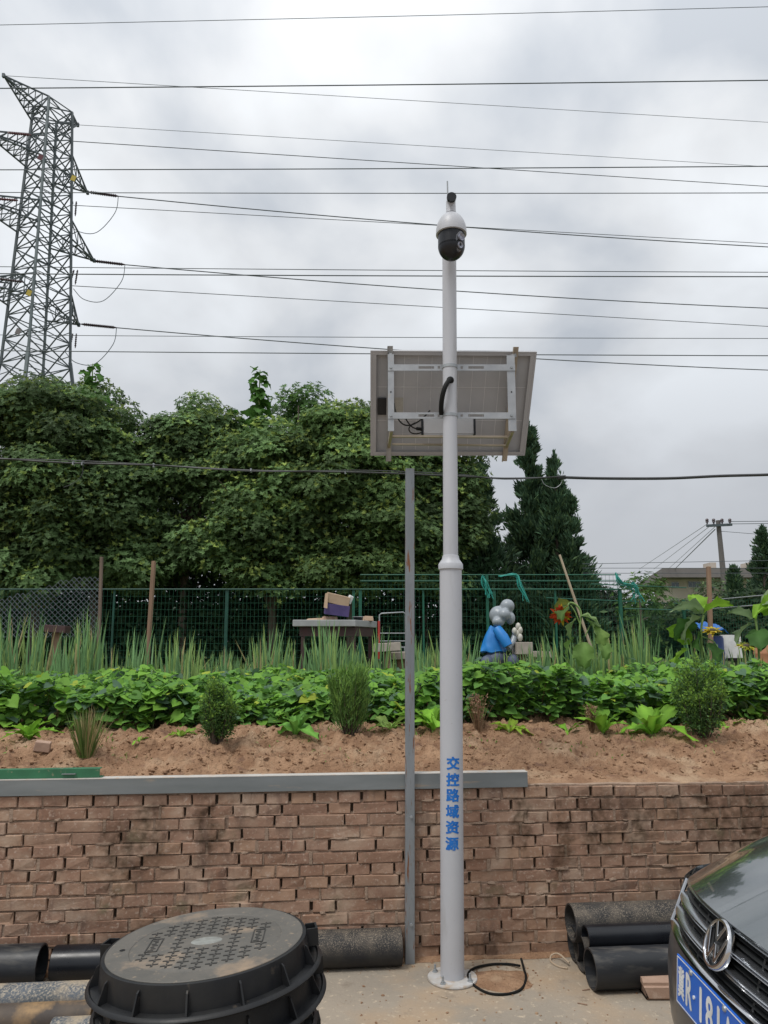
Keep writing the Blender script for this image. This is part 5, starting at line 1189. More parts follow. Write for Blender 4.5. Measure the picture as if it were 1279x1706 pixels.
# bulbous grey garden figure in a blue shirt
Yf = 9.9; fg = empty('garden_figure', 'smooth bulbous grey figure in a bright blue shirt behind the leeks', 'figure', tuple(P(835, 1100, Yf)))
M_['figgrey'] = mat('smooth_grey_resin', (.30, .33, .36), (.26, .29, .32), 3, .35); M_['blue'] = mat('bright_blue_cloth', (.015, .22, .62), (.012, .18, .52), 5, .5); M_['figcream'] = mat('cream_resin', (.52, .50, .44), None, 3, .5)
k = PX(1, P(835, 1040, Yf))
def blob(name, parts, m):
    b = MB()
    for u, v, r, sc, dy in parts: b.sphere(P(u, v, Yf + dy), r * k, 20, 12, sc)
    o = b.build(name, m, fg, smooth=True); md = o.modifiers.new('r', 'REMESH'); md.mode = 'VOXEL'; md.voxel_size = .012; md.use_smooth_shade = True; sm = o.modifiers.new('s', 'SMOOTH'); sm.iterations = 6; sm.factor = .5
    return o
blob('head', [(830, 1025, 14, (1.1, 1, 1.12), 0), (845, 1010, 12, (1, 1, 1), -.03), (840, 1024, 10, (1, 1, 1), -.12), (850, 1030, 9, (.9, 1, 1.2), -.05), (830, 1036, 9, (1.2, 1, .9), -.10)], M_['figgrey'])
cs = P(822, 1043, Yf); b = MB(); prof_ = [(7, 0), (9, -5), (12, -11), (15, -18), (17, -25), (19, -32), (21, -38), (22, -42), (17, -44)]; vs = []
for j, (r_, z_) in enumerate(prof_):
    for q in range(40):
        a_ = q * math.pi / 20; f_ = 1 + .07 * math.sin(a_ * 7 + z_ * .25) * (j / 8) + .05 * math.sin(a_ * 3 - z_ * .4); vs.append((cs.x + math.cos(a_) * r_ * k * f_ - (j / 8) ** 2 * 3 * k, cs.y + math.sin(a_) * r_ * k * f_ * .8, cs.z + z_ * k + 1.2 * k * math.sin(a_ * 5 + 1)))
b.add(vs, [(j * 40 + q, j * 40 + (q + 1) % 40, (j + 1) * 40 + (q + 1) % 40, (j + 1) * 40 + q) for j in range(8) for q in range(40)]).build('shirt', M_['blue'], fg, smooth=True)
MB().tube([P(828, 1048, Yf - .12), P(838, 1062, Yf - .2), P(846, 1076, Yf - .22)], [8 * k, 9 * k, 8 * k], 14).build('sleeve', M_['blue'], fg, smooth=True)
MB().tube([P(846, 1080, Yf - .22), P(854, 1070, Yf - .18), P(858, 1058, Yf - .14)], [6 * k, 5 * k, 5 * k], 12).build('arm', M_['figgrey'], fg, smooth=True)
b = MB()
for i, (u, v) in enumerate(((863, 1044), (866, 1050), (861, 1056), (857, 1052), (866, 1062))): b.sphere(P(u, v, Yf - .14 - .01 * i), 5.5 * k, 12, 8, (.8, 1, 1.2))
b.build('hand', M_['figcream'], fg, smooth=True)
blob('trousers', [(826, 1098, 20, (1, 1, .8), 0), (855, 1102, 10, (1, 1, 1.2), -.2), (812, 1104, 12, (1, 1, 1), -.1)], mat('dark_grey_blue', (.09, .11, .17), None, 4, .6))

# blue barrel, white board, orange drum (behind the fence at right)
def drum(u, v0, v1, wpx, Y, m, label, name='barrel', cat='barrel'):
    p0, p1 = P(u, v1, Y), P(u, v0, Y); r = PX(wpx / 2, p1); root = empty(name, label, cat, (p1.x, Y, 1.03)); H = p1.z - 1.03
    prof = [(r * .96, 0), (r, .02), (r, H * .30), (r * 1.05, H * .32), (r * 1.05, H * .36), (r, H * .38), (r, H * .64), (r * 1.05, H * .66), (r * 1.05, H * .70), (r, H * .72), (r, H - .02), (r * .95, H)]
    MB().lathe(prof, (p1.x, Y, 1.03), 28).build('drum', m, root, smooth=True)
    MB().lathe([(r * .9, 0), (r * .9, .02), (r * .2, .025), (.001, .025)], (p1.x, Y, 1.03 + H), 24, cap=False).build('drum_lid', m, root, smooth=True); return root
drum(1192, 1062, 1110, 24, 11.45, mat('dark_blue_plastic', (.015, .05, .20), None, 5, .4), 'dark blue barrel under the crumpled blue tarp')
drum(1268, 1062, 1120, 26, 11.0, mat('terracotta_plastic', (.46, .22, .12), (.38, .18, .10), 5, .7), 'tan orange drum at the right edge below the sunflower leaves')
tp_ = P(1192, 1038, 11.2); b = MB(); k = PX(1, tp_)
def tarp(u, v): 
    x = -21 * k + 42 * k * u; return (tp_.x + x, 11.2 + .5 * v, tp_.z + 12 * k * math.sin(math.pi * (.15 + .7 * u)) * (1 - v * .2) - 9 * k + .02 * math.sin(u * 17 + v * 5) + .015 * math.sin(v * 23) - (1 - v) ** 2 * 12 * k)
o = b.grid(tarp, 16, 8).build('blue_tarp', mat('blue_tarp', (.01, .13, .42), (.01, .09, .33), 20, .5, bump=.4, bscale=9), smooth=True, origin=tuple(tp_)); o.modifiers.new('s', 'SOLIDIFY').thickness = .01
tag(o, 'crumpled bright blue tarp draped over a heap behind the sunflower plant', 'tarp')
p = P(1218, 1078, 11.6); k = PX(1, p); root = empty('white_board', 'white panel standing right of the blue barrel', 'panel', (p.x, 11.6, 1.03)); MB().box(p, (17 * k, .02, 20 * k), Euler((-.08, 0, .05)).to_matrix()).build('board', M_['platewhite'], root); MB().bar((p.x - 17 * k, 11.58, p.z - 20 * k), (p.x + 17 * k, 11.58, p.z - 20 * k), .04).build('bottom_rail', M_['black'], root)
for dx in (-12, 12): MB().bar((p.x + dx * k, 11.63, 1.0), (p.x + dx * k, 11.63, p.z), .04).build('leg', M_['black'], root)

# ------------------------------------------------------------------ fence
def panel_mesh(root, a, b_, z0, z1, name='wire_mesh', dx=.062, dz=.105, w_=.0032, m=None):
    a, b_ = Vector(a), Vector(b_); L = (b_ - a).length; mb = MB(); n = int(L / dx)
    for i in range(1, n): p = a.lerp(b_, i / n); mb.bar((p.x, p.y, z0), (p.x, p.y, z1), w_)
    nz = int((z1 - z0) / dz)
    for j in range(0, nz + 1): z = z0 + (z1 - z0) * j / nz; mb.bar((a.x, a.y + .004, z), (b_.x, b_.y + .004, z), w_ * 1.1)
    o = mb.build(name, m or M_['meshwire'], root); o['kind'] = 'stuff'
Yn = 12.0
fa = empty('wire_mesh_fence', 'green welded wire fence with posts running behind the whole garden', 'fence', (0, Yn, 1.0))
zt1, zt0 = P(900, 982, Yn).z, P(900, 957, Yn).z
posts = [-60, 190, 378, 600, 705, 823, 925, 1033]
for i, u in enumerate(posts):
    x = P(u, 1000, Yn).x; big = u in (378, 600, 823, 1033)
    MB().bar((x, Yn, .98), (x, Yn, zt1), .05 if big else .03).build('post', M_['fence'] if u > 580 else M_['fencedark'], fa)
    if u in (600, 823): MB().bar((x - .11, Yn + .01, .98), (x - .11, Yn + .01, zt0 if u == 823 else zt1), .045).build('post', M_['fence'], fa)
xs = [P(u, 1000, Yn).x for u in posts]
for i in range(len(xs) - 1):
    MB().tube([(xs[i], Yn - .03, zt1), (xs[i + 1], Yn - .03, zt1)], .013, 6).build('rail', M_['fence'] if i > 2 else M_['fencedark'], fa); MB().tube([(xs[i], Yn - .03, 1.12), (xs[i + 1], Yn - .03, 1.12)], .013, 6).build('rail', M_['fence'], fa)
    panel_mesh(fa, (xs[i], Yn + .03, 0), (xs[i + 1], Yn + .03, 0), 1.12, zt1)
x0, x1 = P(600, 957, Yn).x, P(1036, 957, Yn).x; zr = (zt0 + zt1) / 2 + .02
for z in (zt0, zr): MB().tube([(x0, Yn + .06, z), (x1, Yn + .06, z)], .010, 6).build('rail', M_['fence'], fa)
panel_mesh(fa, (x0, Yn + .07, 0), (x1, Yn + .07, 0), zt1, zt0, dz=.08)
fb = empty('rear_wire_fence', 'second green wire fence running off to the right behind the garden', 'fence', tuple(P(1033, 1100, 13)))
for (ua, va, ya, ub, vb, yb) in ((985, 973, 12.5, 1143, 979, 14.5), (910, 996, 12.5, 1140, 1006, 14.5), (1040, 1014, 12.5, 1160, 1017, 14.5), (1150, 1003, 14.5, 1300, 989, 12.2), (1150, 1017, 14.5, 1300, 1005, 12.2)):
    MB().tube([P(ua, va, ya), P(ub, vb, yb)], .011, 6).build('rail', M_['fence'] if ub < 1200 else M_['galv'], fb)
for u, y, v in ((1138, 14.5, 1000), (1290, 12.4, 985)): q = P(u, v, y); MB().bar((q.x, y, 1.0), q, .05).build('post', M_['fence'], fb)
a, b_ = P(1040, 1000, 12.6), P(1138, 1000, 14.5); panel_mesh(fb, a, b_, 1.1, P(1100, 1005, 13.6).z, dz=.12)
a, b_ = P(1138, 1000, 14.5), P(1290, 1000, 12.4); panel_mesh(fb, a, b_, 1.1, P(1200, 1003, 13.6).z, dz=.09)
# thin wires above the far fence
for i, v in enumerate((939.5, 946.5, 955)):
    tag(MB().tube([P(970, v, 16), P(1300, v + (-6 if i == 0 else 0), 17)], .006, 5).build('strung_wire', M_['conductor'], origin=tuple(P(970, v, 16))), ['uppermost of three thin wires strung low in front of the far building', 'middle one of three thin wires strung low in front of the far building', 'lowest of three thin wires strung low in front of the far building'][i], 'wire', 'wires strung above the rear fence')
# torn green netting
def scrap(label, pts, n, seed, spread=.035):
    rr = random.Random(seed); b = MB(); base_ = Vector(pts[0])
    for i in range(n):
        q = [Vector(p) + Vector((rr.gauss(0, spread), rr.gauss(0, .02), rr.gauss(0, spread))) * (.4 + j * .35) for j, p in enumerate(pts)]
        b.tube(smooth_path(q, 4), rr.uniform(.003, .009), 4)
    tag(b.build('torn_netting', M_['netteal'], origin=tuple(base_)), label, 'netting', 'scraps of torn green netting')
M_['netteal'] = mat('teal_netting', (.02, .24, .19), (.03, .32, .27), 20, .6)
scrap('teal netting strip hanging in an arc from the top rail right of the figure', [P(832, 960, 11.9), P(860, 958, 11.9), P(868, 975, 11.85), P(878, 1000, 11.8)], 9, 1, .018)
scrap('green netting bunched round the double post above the figure', [P(803, 960, 11.9), P(808, 975, 11.9), P(814, 992, 11.9)], 12, 2, .035)
scrap('teal netting sagging from the fence corner towards the building', [P(1026, 956, 11.9), P(1032, 970, 11.9), P(1048, 974, 12.1), P(1060, 982, 12.3)], 14, 3, .03)
scrap('teal netting bundle hanging on the wire left of the building', [P(1054, 972, 12.4), P(1060, 984, 12.4), P(1062, 998, 12.4)], 14, 4, .045)
# white diamond netting at left
net = MB(); a0, a1 = P(-30, 1060, 11.5), P(168, 1060, 11.5); z0, z1 = P(80, 1062, 11.5).z, P(80, 962, 11.5).z; st = .085
W_ = a1.x - a0.x; H_ = z1 - z0; nxn = int(W_ / st) + int(H_ / st) + 2
def topz(x): f = (x - a0.x) / W_; return z0 + H_ * (.55 + .45 * min(1, max(0, (f - .05) / .6)) + .03 * math.sin(f * 9))
for s in (-1, 1):
    for i in range(-nxn, nxn * 2):
        xs_ = a0.x + i * st; pts = []
        for k_ in range(0, int(H_ / st * 2) + 2):
            z = z0 + k_ * st / 2; x = xs_ + s * k_ * st / 2
            if a0.x <= x <= a1.x and z <= topz(x): pts.append(Vector((x, 11.5 + .03 * math.sin(x * 5 + z * 3), z)))
        for q in range(len(pts) - 1): net.bar(pts[q], pts[q + 1], .008, .004)
tag(net.build('diamond_netting', mat('pale_netting', (.17, .20, .23), None, 9, .6), origin=tuple(a0)), 'pale diamond mesh netting hung under the trees at left', 'netting')

# ------------------------------------------------------------------ trees
def leafy(name, root, lobes, Y, dens, cols, Lf=.10, seed=0, inner=.30, clump_r=(.26, .58)):
    """lobes: (u, v, ru, rv) in photo px at distance Y; rosettes of leaves sit on clumps, clumps sit on the lobes"""
    r_ = np.random.default_rng(seed); PP, DD, UU, LL, CC = [], [], [], [], []
    extra = []
    for (u, v, ru, rv) in lobes:     # smaller lobes break up every big one
        if ru > 35:
            for q in range(7): an = r_.random() * 6.28; rq = r_.uniform(.3, .95); sz_ = r_.uniform(.30, .50); extra.append((u + math.cos(an) * ru * rq, v + math.sin(an) * rv * rq, min(ru, rv) * sz_, min(ru, rv) * sz_ * .85, -PX(min(ru, 70), P(u, v, Y)) * r_.uniform(.35, 1.2) * (1.15 - rq * .7)))
    for lb4 in [(*l, .75) for l in lobes] + extra:
        u, v, ru, rv, dy = lb4; c = np.array(P(u, v, Y + dy)); lt_ = r_.uniform(.62, 1.35); k = PX(1, c); a = np.array([ru * k, min(ru, rv * 1.3) * k * .9, rv * k]); area = 4 * math.pi * (np.prod(a)) ** (2 / 3)
        nc = max(5, int(area * 1.25))
        d = unit(r_.normal(size=(nc, 3))); rad = .62 + .34 * r_.random((nc, 1)) + .30 * fbm(d * 2.2 + u, 2, seed)[:, None]
        cc = c + d * a * rad; cr = r_.uniform(*clump_r, nc); sc_tint = (.7 + .6 * r_.random(nc)) * lt_
        warm = r_.random(nc) < .30
        for i in range(nc):
            nr = int(dens * cr[i] ** 2 * 4); e = unit(r_.normal(size=(nr, 3))); e[:, 2] = np.abs(e[:, 2]) * np.where(r_.random(nr) < .12, -.6, 1)
            q = cc[i] + e * cr[i] * np.array([1, 1, .66]) * (.75 + .35 * r_.random((nr, 1)))
            axis = unit(e * .9 + np.array([0, -.1, .55]) + r_.normal(0, .25, (nr, 3)))
            t1 = unit(np.cross(axis, r_.normal(size=(nr, 3)))); t2 = np.cross(axis, t1)
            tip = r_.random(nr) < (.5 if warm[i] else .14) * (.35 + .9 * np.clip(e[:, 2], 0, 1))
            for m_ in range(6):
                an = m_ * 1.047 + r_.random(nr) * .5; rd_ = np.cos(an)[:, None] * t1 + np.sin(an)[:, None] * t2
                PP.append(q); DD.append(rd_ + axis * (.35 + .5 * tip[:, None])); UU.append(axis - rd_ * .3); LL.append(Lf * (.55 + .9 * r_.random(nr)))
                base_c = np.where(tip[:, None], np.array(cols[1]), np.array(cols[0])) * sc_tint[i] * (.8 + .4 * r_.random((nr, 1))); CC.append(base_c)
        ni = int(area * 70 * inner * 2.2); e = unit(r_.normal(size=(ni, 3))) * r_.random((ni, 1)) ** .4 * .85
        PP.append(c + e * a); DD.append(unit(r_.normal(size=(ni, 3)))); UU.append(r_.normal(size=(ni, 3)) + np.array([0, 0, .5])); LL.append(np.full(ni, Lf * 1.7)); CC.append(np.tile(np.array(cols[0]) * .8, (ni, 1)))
    PP, DD, UU, LL, CC = map(np.concatenate, (PP, DD, UU, LL, CC))
    return cloud(name, M_['leaf'], PP, DD, UU, LL, LL * .42, CC, T_RHOMB, root), len(PP)
tot = 0
def tree(label, name, u, Y, lobes, dens=125, cols=((.115, .19, .075), (.27, .36, .10)), Lf=.066, seed=0, group='broadleaf trees behind the fence', trunk=.11):
    global tot
    p = P(u, 1000, Y); root = empty(name, label, 'tree', (p.x, Y, 1.02), None, group)
    o, n = leafy('crown', root, lobes, Y, dens, cols, Lf, seed); tot += n
    top = P(*min(lobes, key=lambda l: l[1])[:2], Y); base_ = Vector((p.x, Y, .95)); b = MB(); rr = random.Random(seed)
    fork = base_.lerp(top, .30); fork.x = base_.x + (top.x - base_.x) * .2
    b.tube([base_, base_.lerp(fork, .5) + Vector((.03, 0, 0)), fork, fork.lerp(top, .6), top], [trunk, trunk * .85, trunk * .7, trunk * .4, .015], 8)
    for l in lobes:
        c = P(l[0], l[1], Y + rr.uniform(-.3, .3)); b.tube([fork + Vector((0, 0, rr.uniform(-.2, .3))), fork.lerp(c, .5) + Vector((0, 0, .15)), c], [trunk * .45, trunk * .3, .012], 6)
        for _ in range(5):
            d = Vector((rr.uniform(-1, 1), rr.uniform(-1, 1), rr.uniform(-.2, 1))) * PX(l[2] * .75, c); m_ = fork.lerp(c, rr.uniform(.4, .95)); b.tube([m_, m_ + d * .6, m_ + d], [.03, .018, .006], 5)
    b.build('trunk', M_['bark'], root, smooth=True); return root
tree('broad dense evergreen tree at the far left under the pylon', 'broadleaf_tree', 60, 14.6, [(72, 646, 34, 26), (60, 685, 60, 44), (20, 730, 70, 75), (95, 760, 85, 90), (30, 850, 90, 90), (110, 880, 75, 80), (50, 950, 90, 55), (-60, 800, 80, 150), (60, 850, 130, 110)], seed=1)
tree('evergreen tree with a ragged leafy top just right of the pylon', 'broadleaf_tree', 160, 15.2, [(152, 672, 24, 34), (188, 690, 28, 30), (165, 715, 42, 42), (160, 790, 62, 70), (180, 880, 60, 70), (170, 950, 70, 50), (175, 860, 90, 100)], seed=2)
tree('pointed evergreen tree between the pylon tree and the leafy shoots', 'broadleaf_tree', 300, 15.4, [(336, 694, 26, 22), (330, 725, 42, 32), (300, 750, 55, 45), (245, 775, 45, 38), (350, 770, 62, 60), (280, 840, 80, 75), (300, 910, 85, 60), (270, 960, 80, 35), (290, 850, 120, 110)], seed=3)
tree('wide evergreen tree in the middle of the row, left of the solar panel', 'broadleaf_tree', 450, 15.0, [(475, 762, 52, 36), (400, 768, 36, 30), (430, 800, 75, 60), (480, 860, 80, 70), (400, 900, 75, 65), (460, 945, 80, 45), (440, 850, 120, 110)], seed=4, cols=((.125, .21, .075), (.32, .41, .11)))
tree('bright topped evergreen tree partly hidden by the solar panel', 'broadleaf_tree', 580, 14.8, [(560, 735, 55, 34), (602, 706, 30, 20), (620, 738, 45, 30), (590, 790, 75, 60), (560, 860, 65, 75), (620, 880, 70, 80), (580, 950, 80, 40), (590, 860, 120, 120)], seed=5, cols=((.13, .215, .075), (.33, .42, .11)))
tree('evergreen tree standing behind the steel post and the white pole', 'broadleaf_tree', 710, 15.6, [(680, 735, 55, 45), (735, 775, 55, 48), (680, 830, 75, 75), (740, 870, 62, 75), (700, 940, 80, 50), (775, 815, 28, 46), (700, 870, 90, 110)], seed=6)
print('leaves', tot)
# understorey that closes the gaps near the ground
n = 30000; X = -9.5 + 12.0 * rng.random(n); Y = 15.2 + 1.8 * rng.random(n); Z = 1.0 + 2.5 * rng.random(n)
tag(cloud('undergrowth', M_['leaf'], np.stack([X, Y, Z], -1), rdir(n), rdir(n) + np.array([0, 0, .7]), .13 + .08 * rng.random(n), .09, jit((.04, .085, .04), n, .3), T_RHOMB), 'dark undergrowth below the row of trees', kind='stuff')

def shoot(label, u0, v0, u1, v1, Y, n, s, seed, col=(.075, .17, .035)):
    a, b_ = P(u0, v0, Y), P(u1, v1, Y); root = empty('leafy_shoot', label, 'tree shoot', tuple(a), None, 'large leaved shoots above the trees')
    MB().tube([a, a.lerp(b_, .5) + Vector((.03, 0, 0)), b_], [.03, .02, .008], 6).build('stem', M_['leafmat2'], root); rr = random.Random(seed); k = PX(1, b_)
    me = [leaf_mesh('leaf', M_['leaf'], 1, .95, .3, .1, tuple(c * f for c in col), seed=q) for q, f in enumerate((.75, 1, 1.3))]
    for i in range(n):
        t = (i + .5) / n; p = a.lerp(b_, t) + Vector((rr.gauss(0, 1), rr.gauss(0, 1), 0)) * k * s * .38 * (1 - t * .7); az_ = rr.uniform(0, 6.28); L = s * k * rr.uniform(.7, 1.15) * (1 - .45 * t * t)
        put('leaf', me[i % 3], root, Matrix.Translation(p) @ Matrix.Rotation(az_, 4, 'Z') @ Matrix.Rotation(rr.uniform(.1, 1.0), 4, 'Y') @ Matrix.Rotation(rr.uniform(-.5, .5), 4, 'X') @ Matrix.Scale(L, 4))
shoot('tall thin shoot with large round leaves rising above the middle trees', 424, 735, 433, 616, 15.2, 84, 27, 1)
shoot('leafy side shoot just left of the tallest shoot', 408, 730, 384, 678, 15.2, 34, 24, 2)
shoot('leafy shoot on the tree just right of the pylon', 148, 690, 154, 606, 15.0, 44, 27, 3)
tree('pale round topped tree rising behind the middle trees', 'broadleaf_tree', 497, 16.5, [(497, 676, 27, 22), (480, 706, 15, 15), (515, 700, 25, 22)], dens=60, cols=((.07, .14, .04), (.17, .27, .07)), Lf=.085, seed=9, trunk=.06)

def conifer(label, u, vt, wpx, Y, n, seed, col=((.065, .125, .07), (.11, .18, .08)), vb=1000, group='dark conifers behind the fence', lean=0, prof=None):
    r_ = np.random.default_rng(seed); top = P(u, vt, Y); base_ = Vector((top.x + lean, Y, 1.0)); H = top.z - 1.0; Rm = PX(wpx / 2, P(u, vb, Y))
    root = empty('conifer_tree', label, 'tree', tuple(base_), None, group)
    nb_ = int(110 * H / 6); t = r_.random(nb_) ** .85; az_ = r_.random(nb_) * 6.28; pr = prof or ([0, .06, .2, .45, .75, 1.0], [.85, 1.0, 1.0, .68, .25, .02])
    Rb = np.interp(t, *pr) * Rm * (.72 + .38 * r_.random(nb_)); PP, DD, CC, LL = [], [], [], []
    tint = .7 + .6 * r_.random(nb_)
    per = n // nb_
    for i in range(nb_):        # every branch is an upswept plume of sprays
        b0 = np.array([base_.x + (top.x - base_.x) * t[i], Y, 1.0 + H * t[i] * .96]); dr = np.array([math.cos(az_[i]), math.sin(az_[i]), .55 + .5 * t[i]]); L = Rb[i]
        f = r_.random(per) ** .55; wid = (.10 + .16 * np.sin(f * 2.6)) * (L * .55 + .12)
        q = b0 + f[:, None] * dr * L * np.array([1, 1, .75]) + r_.normal(0, 1, (per, 3)) * wid[:, None] * np.array([.8, .8, .9])
        PP.append(q); DD.append(dr + r_.normal(0, .45, (per, 3)) + np.array([0, 0, .5])); LL.append(.10 + .13 * r_.random(per)); CC.append(np.where(r_.random((per, 1)) < .25, np.array(col[1]), np.array(col[0])) * tint[i] * (.8 + .4 * r_.random((per, 1))))
    m_ = 160; tt = 1 - .14 * r_.random(m_); PP.append(np.stack([np.full(m_, top.x), np.full(m_, Y), 1 + H * tt], -1) + r_.normal(0, .05, (m_, 3)) * (1 - tt)[:, None] * 16); DD.append(np.tile([0, 0, 1.], (m_, 1)) + r_.normal(0, .3, (m_, 3))); LL.append(np.full(m_, .13)); CC.append(np.tile(col[0], (m_, 1)))
    PP, DD, LL, CC = map(np.concatenate, (PP, DD, LL, CC))
    cloud('foliage', M_['leafmat'], PP, DD, unit(r_.normal(size=PP.shape)), LL, LL * .28, CC, T_RHOMB, root)
    MB().tube([base_ - Vector((0, 0, .05)), base_.lerp(top, .5), top], [.13, .07, .01], 8).build('trunk', M_['bark'], root)
    return root
conifer('small pointed conifer immediately right of the white pole', 800, 766, 150, 16.5, 17000, 1)
conifer('tallest conifer whose tip stands right of the solar panel', 880, 703, 150, 17.5, 28000, 2)
conifer('slender conifer with its tip right of the tallest conifer', 923, 755, 125, 17.0, 20000, 3)
conifer('low conifer filling the right edge of the conifer group', 948, 822, 95, 16.8, 13000, 4)
conifer('dark conifer cut by the right edge behind the utility pole', 1268, 878, 105, 22, 12000, 5, group='far conifers at the right')
conifer('small conifer to the right of the leaning utility pole', 1221, 945, 60, 20, 6500, 6, group='far conifers at the right')
conifer('conifer beyond the right edge of the photo', 1330, 860, 110, 22, 9000, 7, group='far conifers at the right')

def bush(label, lobes, Y, cols, seed, dens=70, Lf=.08, trunk=.05):
    return tree(label, 'background_bush', lobes[0][0], Y, lobes, dens=dens, cols=cols, Lf=Lf, seed=seed, group='bushes behind the fence at right', trunk=trunk)
OL = ((.08, .12, .06), (.15, .20, .09))
bush('loose grey green bush in front of the left end of the building', [(1120, 1052, 50, 34), (1085, 1062, 40, 34), (1150, 1044, 36, 34)], 19, OL, 21)
bush('greyish bush right of the conifer group behind the fence corner', [(1005, 1030, 40, 40), (975, 1050, 35, 40), (1030, 1060, 40, 40)], 18, ((.045, .075, .045), (.08, .11, .06)), 22)
bush('narrow climbing bush with pale leaves right of the fence corner', [(1066, 1000, 17, 30), (1068, 1045, 20, 40), (1070, 1085, 26, 30)], 13.6, ((.06, .12, .03), (.14, .22, .06)), 23, Lf=.07)
bush('bush between the building and the leaning utility pole', [(1170, 1030, 32, 32), (1190, 1004, 22, 24), (1215, 1025, 30, 28)], 21, OL, 24)
bush('dark low bush behind the blue tarp', [(1225, 1050, 45, 38), (1150, 1070, 45, 34), (1270, 1040, 40, 40)], 15.5, ((.028, .055, .025), (.06, .10, .035)), 25)
if False: bush('dark low bush behind the fence below the conifers', [(900, 1060, 60, 40), (960, 1085, 60, 35), (840, 1070, 50, 40)], 19.5, ((.022, .05, .022), (.05, .09, .03)), 26)
# far tree line on the horizon
n = 26000; X = 2 + 120 * rng.random(n); Y = 95 + 10 * rng.random(n); hgt = 4.2 + 3.5 * fbm(np.stack([X * .12, X * 0, X * 0], -1), 3, 61); Z = .8 + (hgt) * rng.random(n)
tag(cloud('far_tree_line', M_['leafmat'], np.stack([X, Y, Z], -1), rdir(n), rdir(n), .9, .7, jit((.075, .10, .07), n, .2), T_RHOMB), 'hazy far tree line behind the building', kind='stuff')
n = 14000; X = -90 + 92 * rng.random(n); Y = 60 + 10 * rng.random(n); Z = .8 + 4 * rng.random(n)
tag(cloud('far_left_trees', M_['leafmat'], np.stack([X, Y, Z], -1), rdir(n), rdir(n), .9, .7, jit((.05, .08, .045), n, .2), T_RHOMB), 'far trees seen through gaps under the left tree row', kind='stuff')

# ------------------------------------------------------------------ far building
M_['render'] = mat('beige_render', (.52, .46, .39), (.45, .40, .34), .8, .9, spec=.1, dirt=[((.30, .26, .22), 1.2, .55, .75)])
M_['fascia'] = mat('brown_fascia', (.17, .155, .155), (.20, .18, .175), 1, .8); M_['farglass'] = mat('window_glass_far', (.10, .13, .17), None, 9, .1, spec=.6); M_['white'] = mat('white_window_frame', (.55, .57, .60), None, 9, .5)
Yb = 52; bl = empty('apartment_building', 'beige low block with wide dark eaves beyond the trees at right', 'building', tuple(P(1180, 1075, Yb)))
cA = P(1080, 972, Yb + 10); cB = P(1112, 975, Yb); xr = P(1420, 975, Yb).x; zr_ = P(1112, 965, Yb).z
b = MB(); b.add([(cB.x, Yb, 0), (xr, Yb, 0), (xr, Yb + 12, 0), (cA.x + 1.2, Yb + 12, 0), (cB.x, Yb, zr_), (xr, Yb, zr_), (xr, Yb + 12, zr_), (cA.x + 1.2, Yb + 12, zr_)], [(0, 1, 5, 4), (1, 2, 6, 5), (2, 3, 7, 6), (3, 0, 4, 7), (4, 5, 6, 7)]).build('wall', M_['render'], bl)
zt_, zb_ = P(1112, 950, Yb).z, P(1112, 965, Yb).z; ox = P(1102, 950, Yb - 1.2).x; olx = P(1066, 958, Yb + 12).x
b = MB(); rf = [(ox, Yb - 1.3), (xr + 1, Yb - 1.3), (xr + 1, Yb + 13.3), (olx, Yb + 13.3)]
b.add([(x, y, zb_ + .02) for x, y in rf] + [(x, y, zt_) for x, y in rf], [(3, 2, 1, 0), (4, 5, 6, 7), (0, 1, 5, 4), (1, 2, 6, 5), (2, 3, 7, 6), (3, 0, 4, 7)]); roof = b.build('roof', M_['fascia'], bl)
for u, wd in ((1182, 5), (1246, 6)): q = P(u, 944, Yb + 2); MB().box((q.x, Yb + 2, zt_ + .35), (PX(wd, q), .6, .36)).build('roof_vent', M_['render'], roof)
fl = P(1112, 975, Yb).z
for u0, u1, v0, v1 in ((1118, 1130, 964, 974), (1100 + 8, 1100 + 12, 968, 976), (1146, 1166, 963, 973), (1186, 1196, 964, 974), (1218, 1232, 964, 974), (1118, 1130, 992, 1004), (1146, 1166, 992, 1004), (1186, 1196, 992, 1004), (1218, 1232, 992, 1004)):
    if u0 < 1112: continue
    a, c = P(u0, v1 + 6, Yb), P(u1, v0 + 6, Yb); b = MB().box(((a.x + c.x) / 2, Yb - .03, (a.z + c.z) / 2), ((c.x - a.x) / 2, .05, (c.z - a.z) / 2)); wn = b.build('window', M_['white'], bl)
    nP = 2 if u1 - u0 < 15 else 3
    for i in range(nP):
        x0 = a.x + (c.x - a.x) * (i + .08) / nP; x1 = a.x + (c.x - a.x) * (i + .92) / nP; MB().box(((x0 + x1) / 2, Yb - .09, (a.z + c.z) / 2), ((x1 - x0) / 2, .012, (c.z - a.z) * .42)).build('pane', M_['farglass'], wn)

# ------------------------------------------------------------------ utility pole and its wires
Yu = 30; ub, ut = P(1209, 1000, Yu), P(1196, 867, Yu); up_ = empty('utility_pole', 'leaning concrete utility pole with a crossarm in front of the building', 'utility pole', (ub.x + .3, Yu, 0.6))
ub2 = Vector((ub.x + (ub.x - ut.x) * (ub.z - .6) / (ut.z - ub.z), Yu, .6)); M_['polegrey'] = mat('old_pole_grey', (.17, .155, .15), (.12, .11, .105), 3, .85, stretch=(1, 1, .2))
MB().tube([ub2, ut], [PX(6.2, ub), PX(3.6, ut)], 12).build('shaft', M_['polegrey'], up_, smooth=True)
q0, q1 = P(1177, 876, Yu - .15), P(1219, 874, Yu - .15); MB().bar(q0, q1, .10, .10).build('crossarm', M_['conductor'], up_)
for u in (1178, 1189, 1203, 1216):
    q = P(u, 873, Yu - .15); MB().lathe([(.03, 0), (.03, .06), (.07, .08), (.05, .14), (.075, .16), (.04, .22), (.001, .23)], q, 10).build('insulator', M_['insul'], up_, smooth=True)
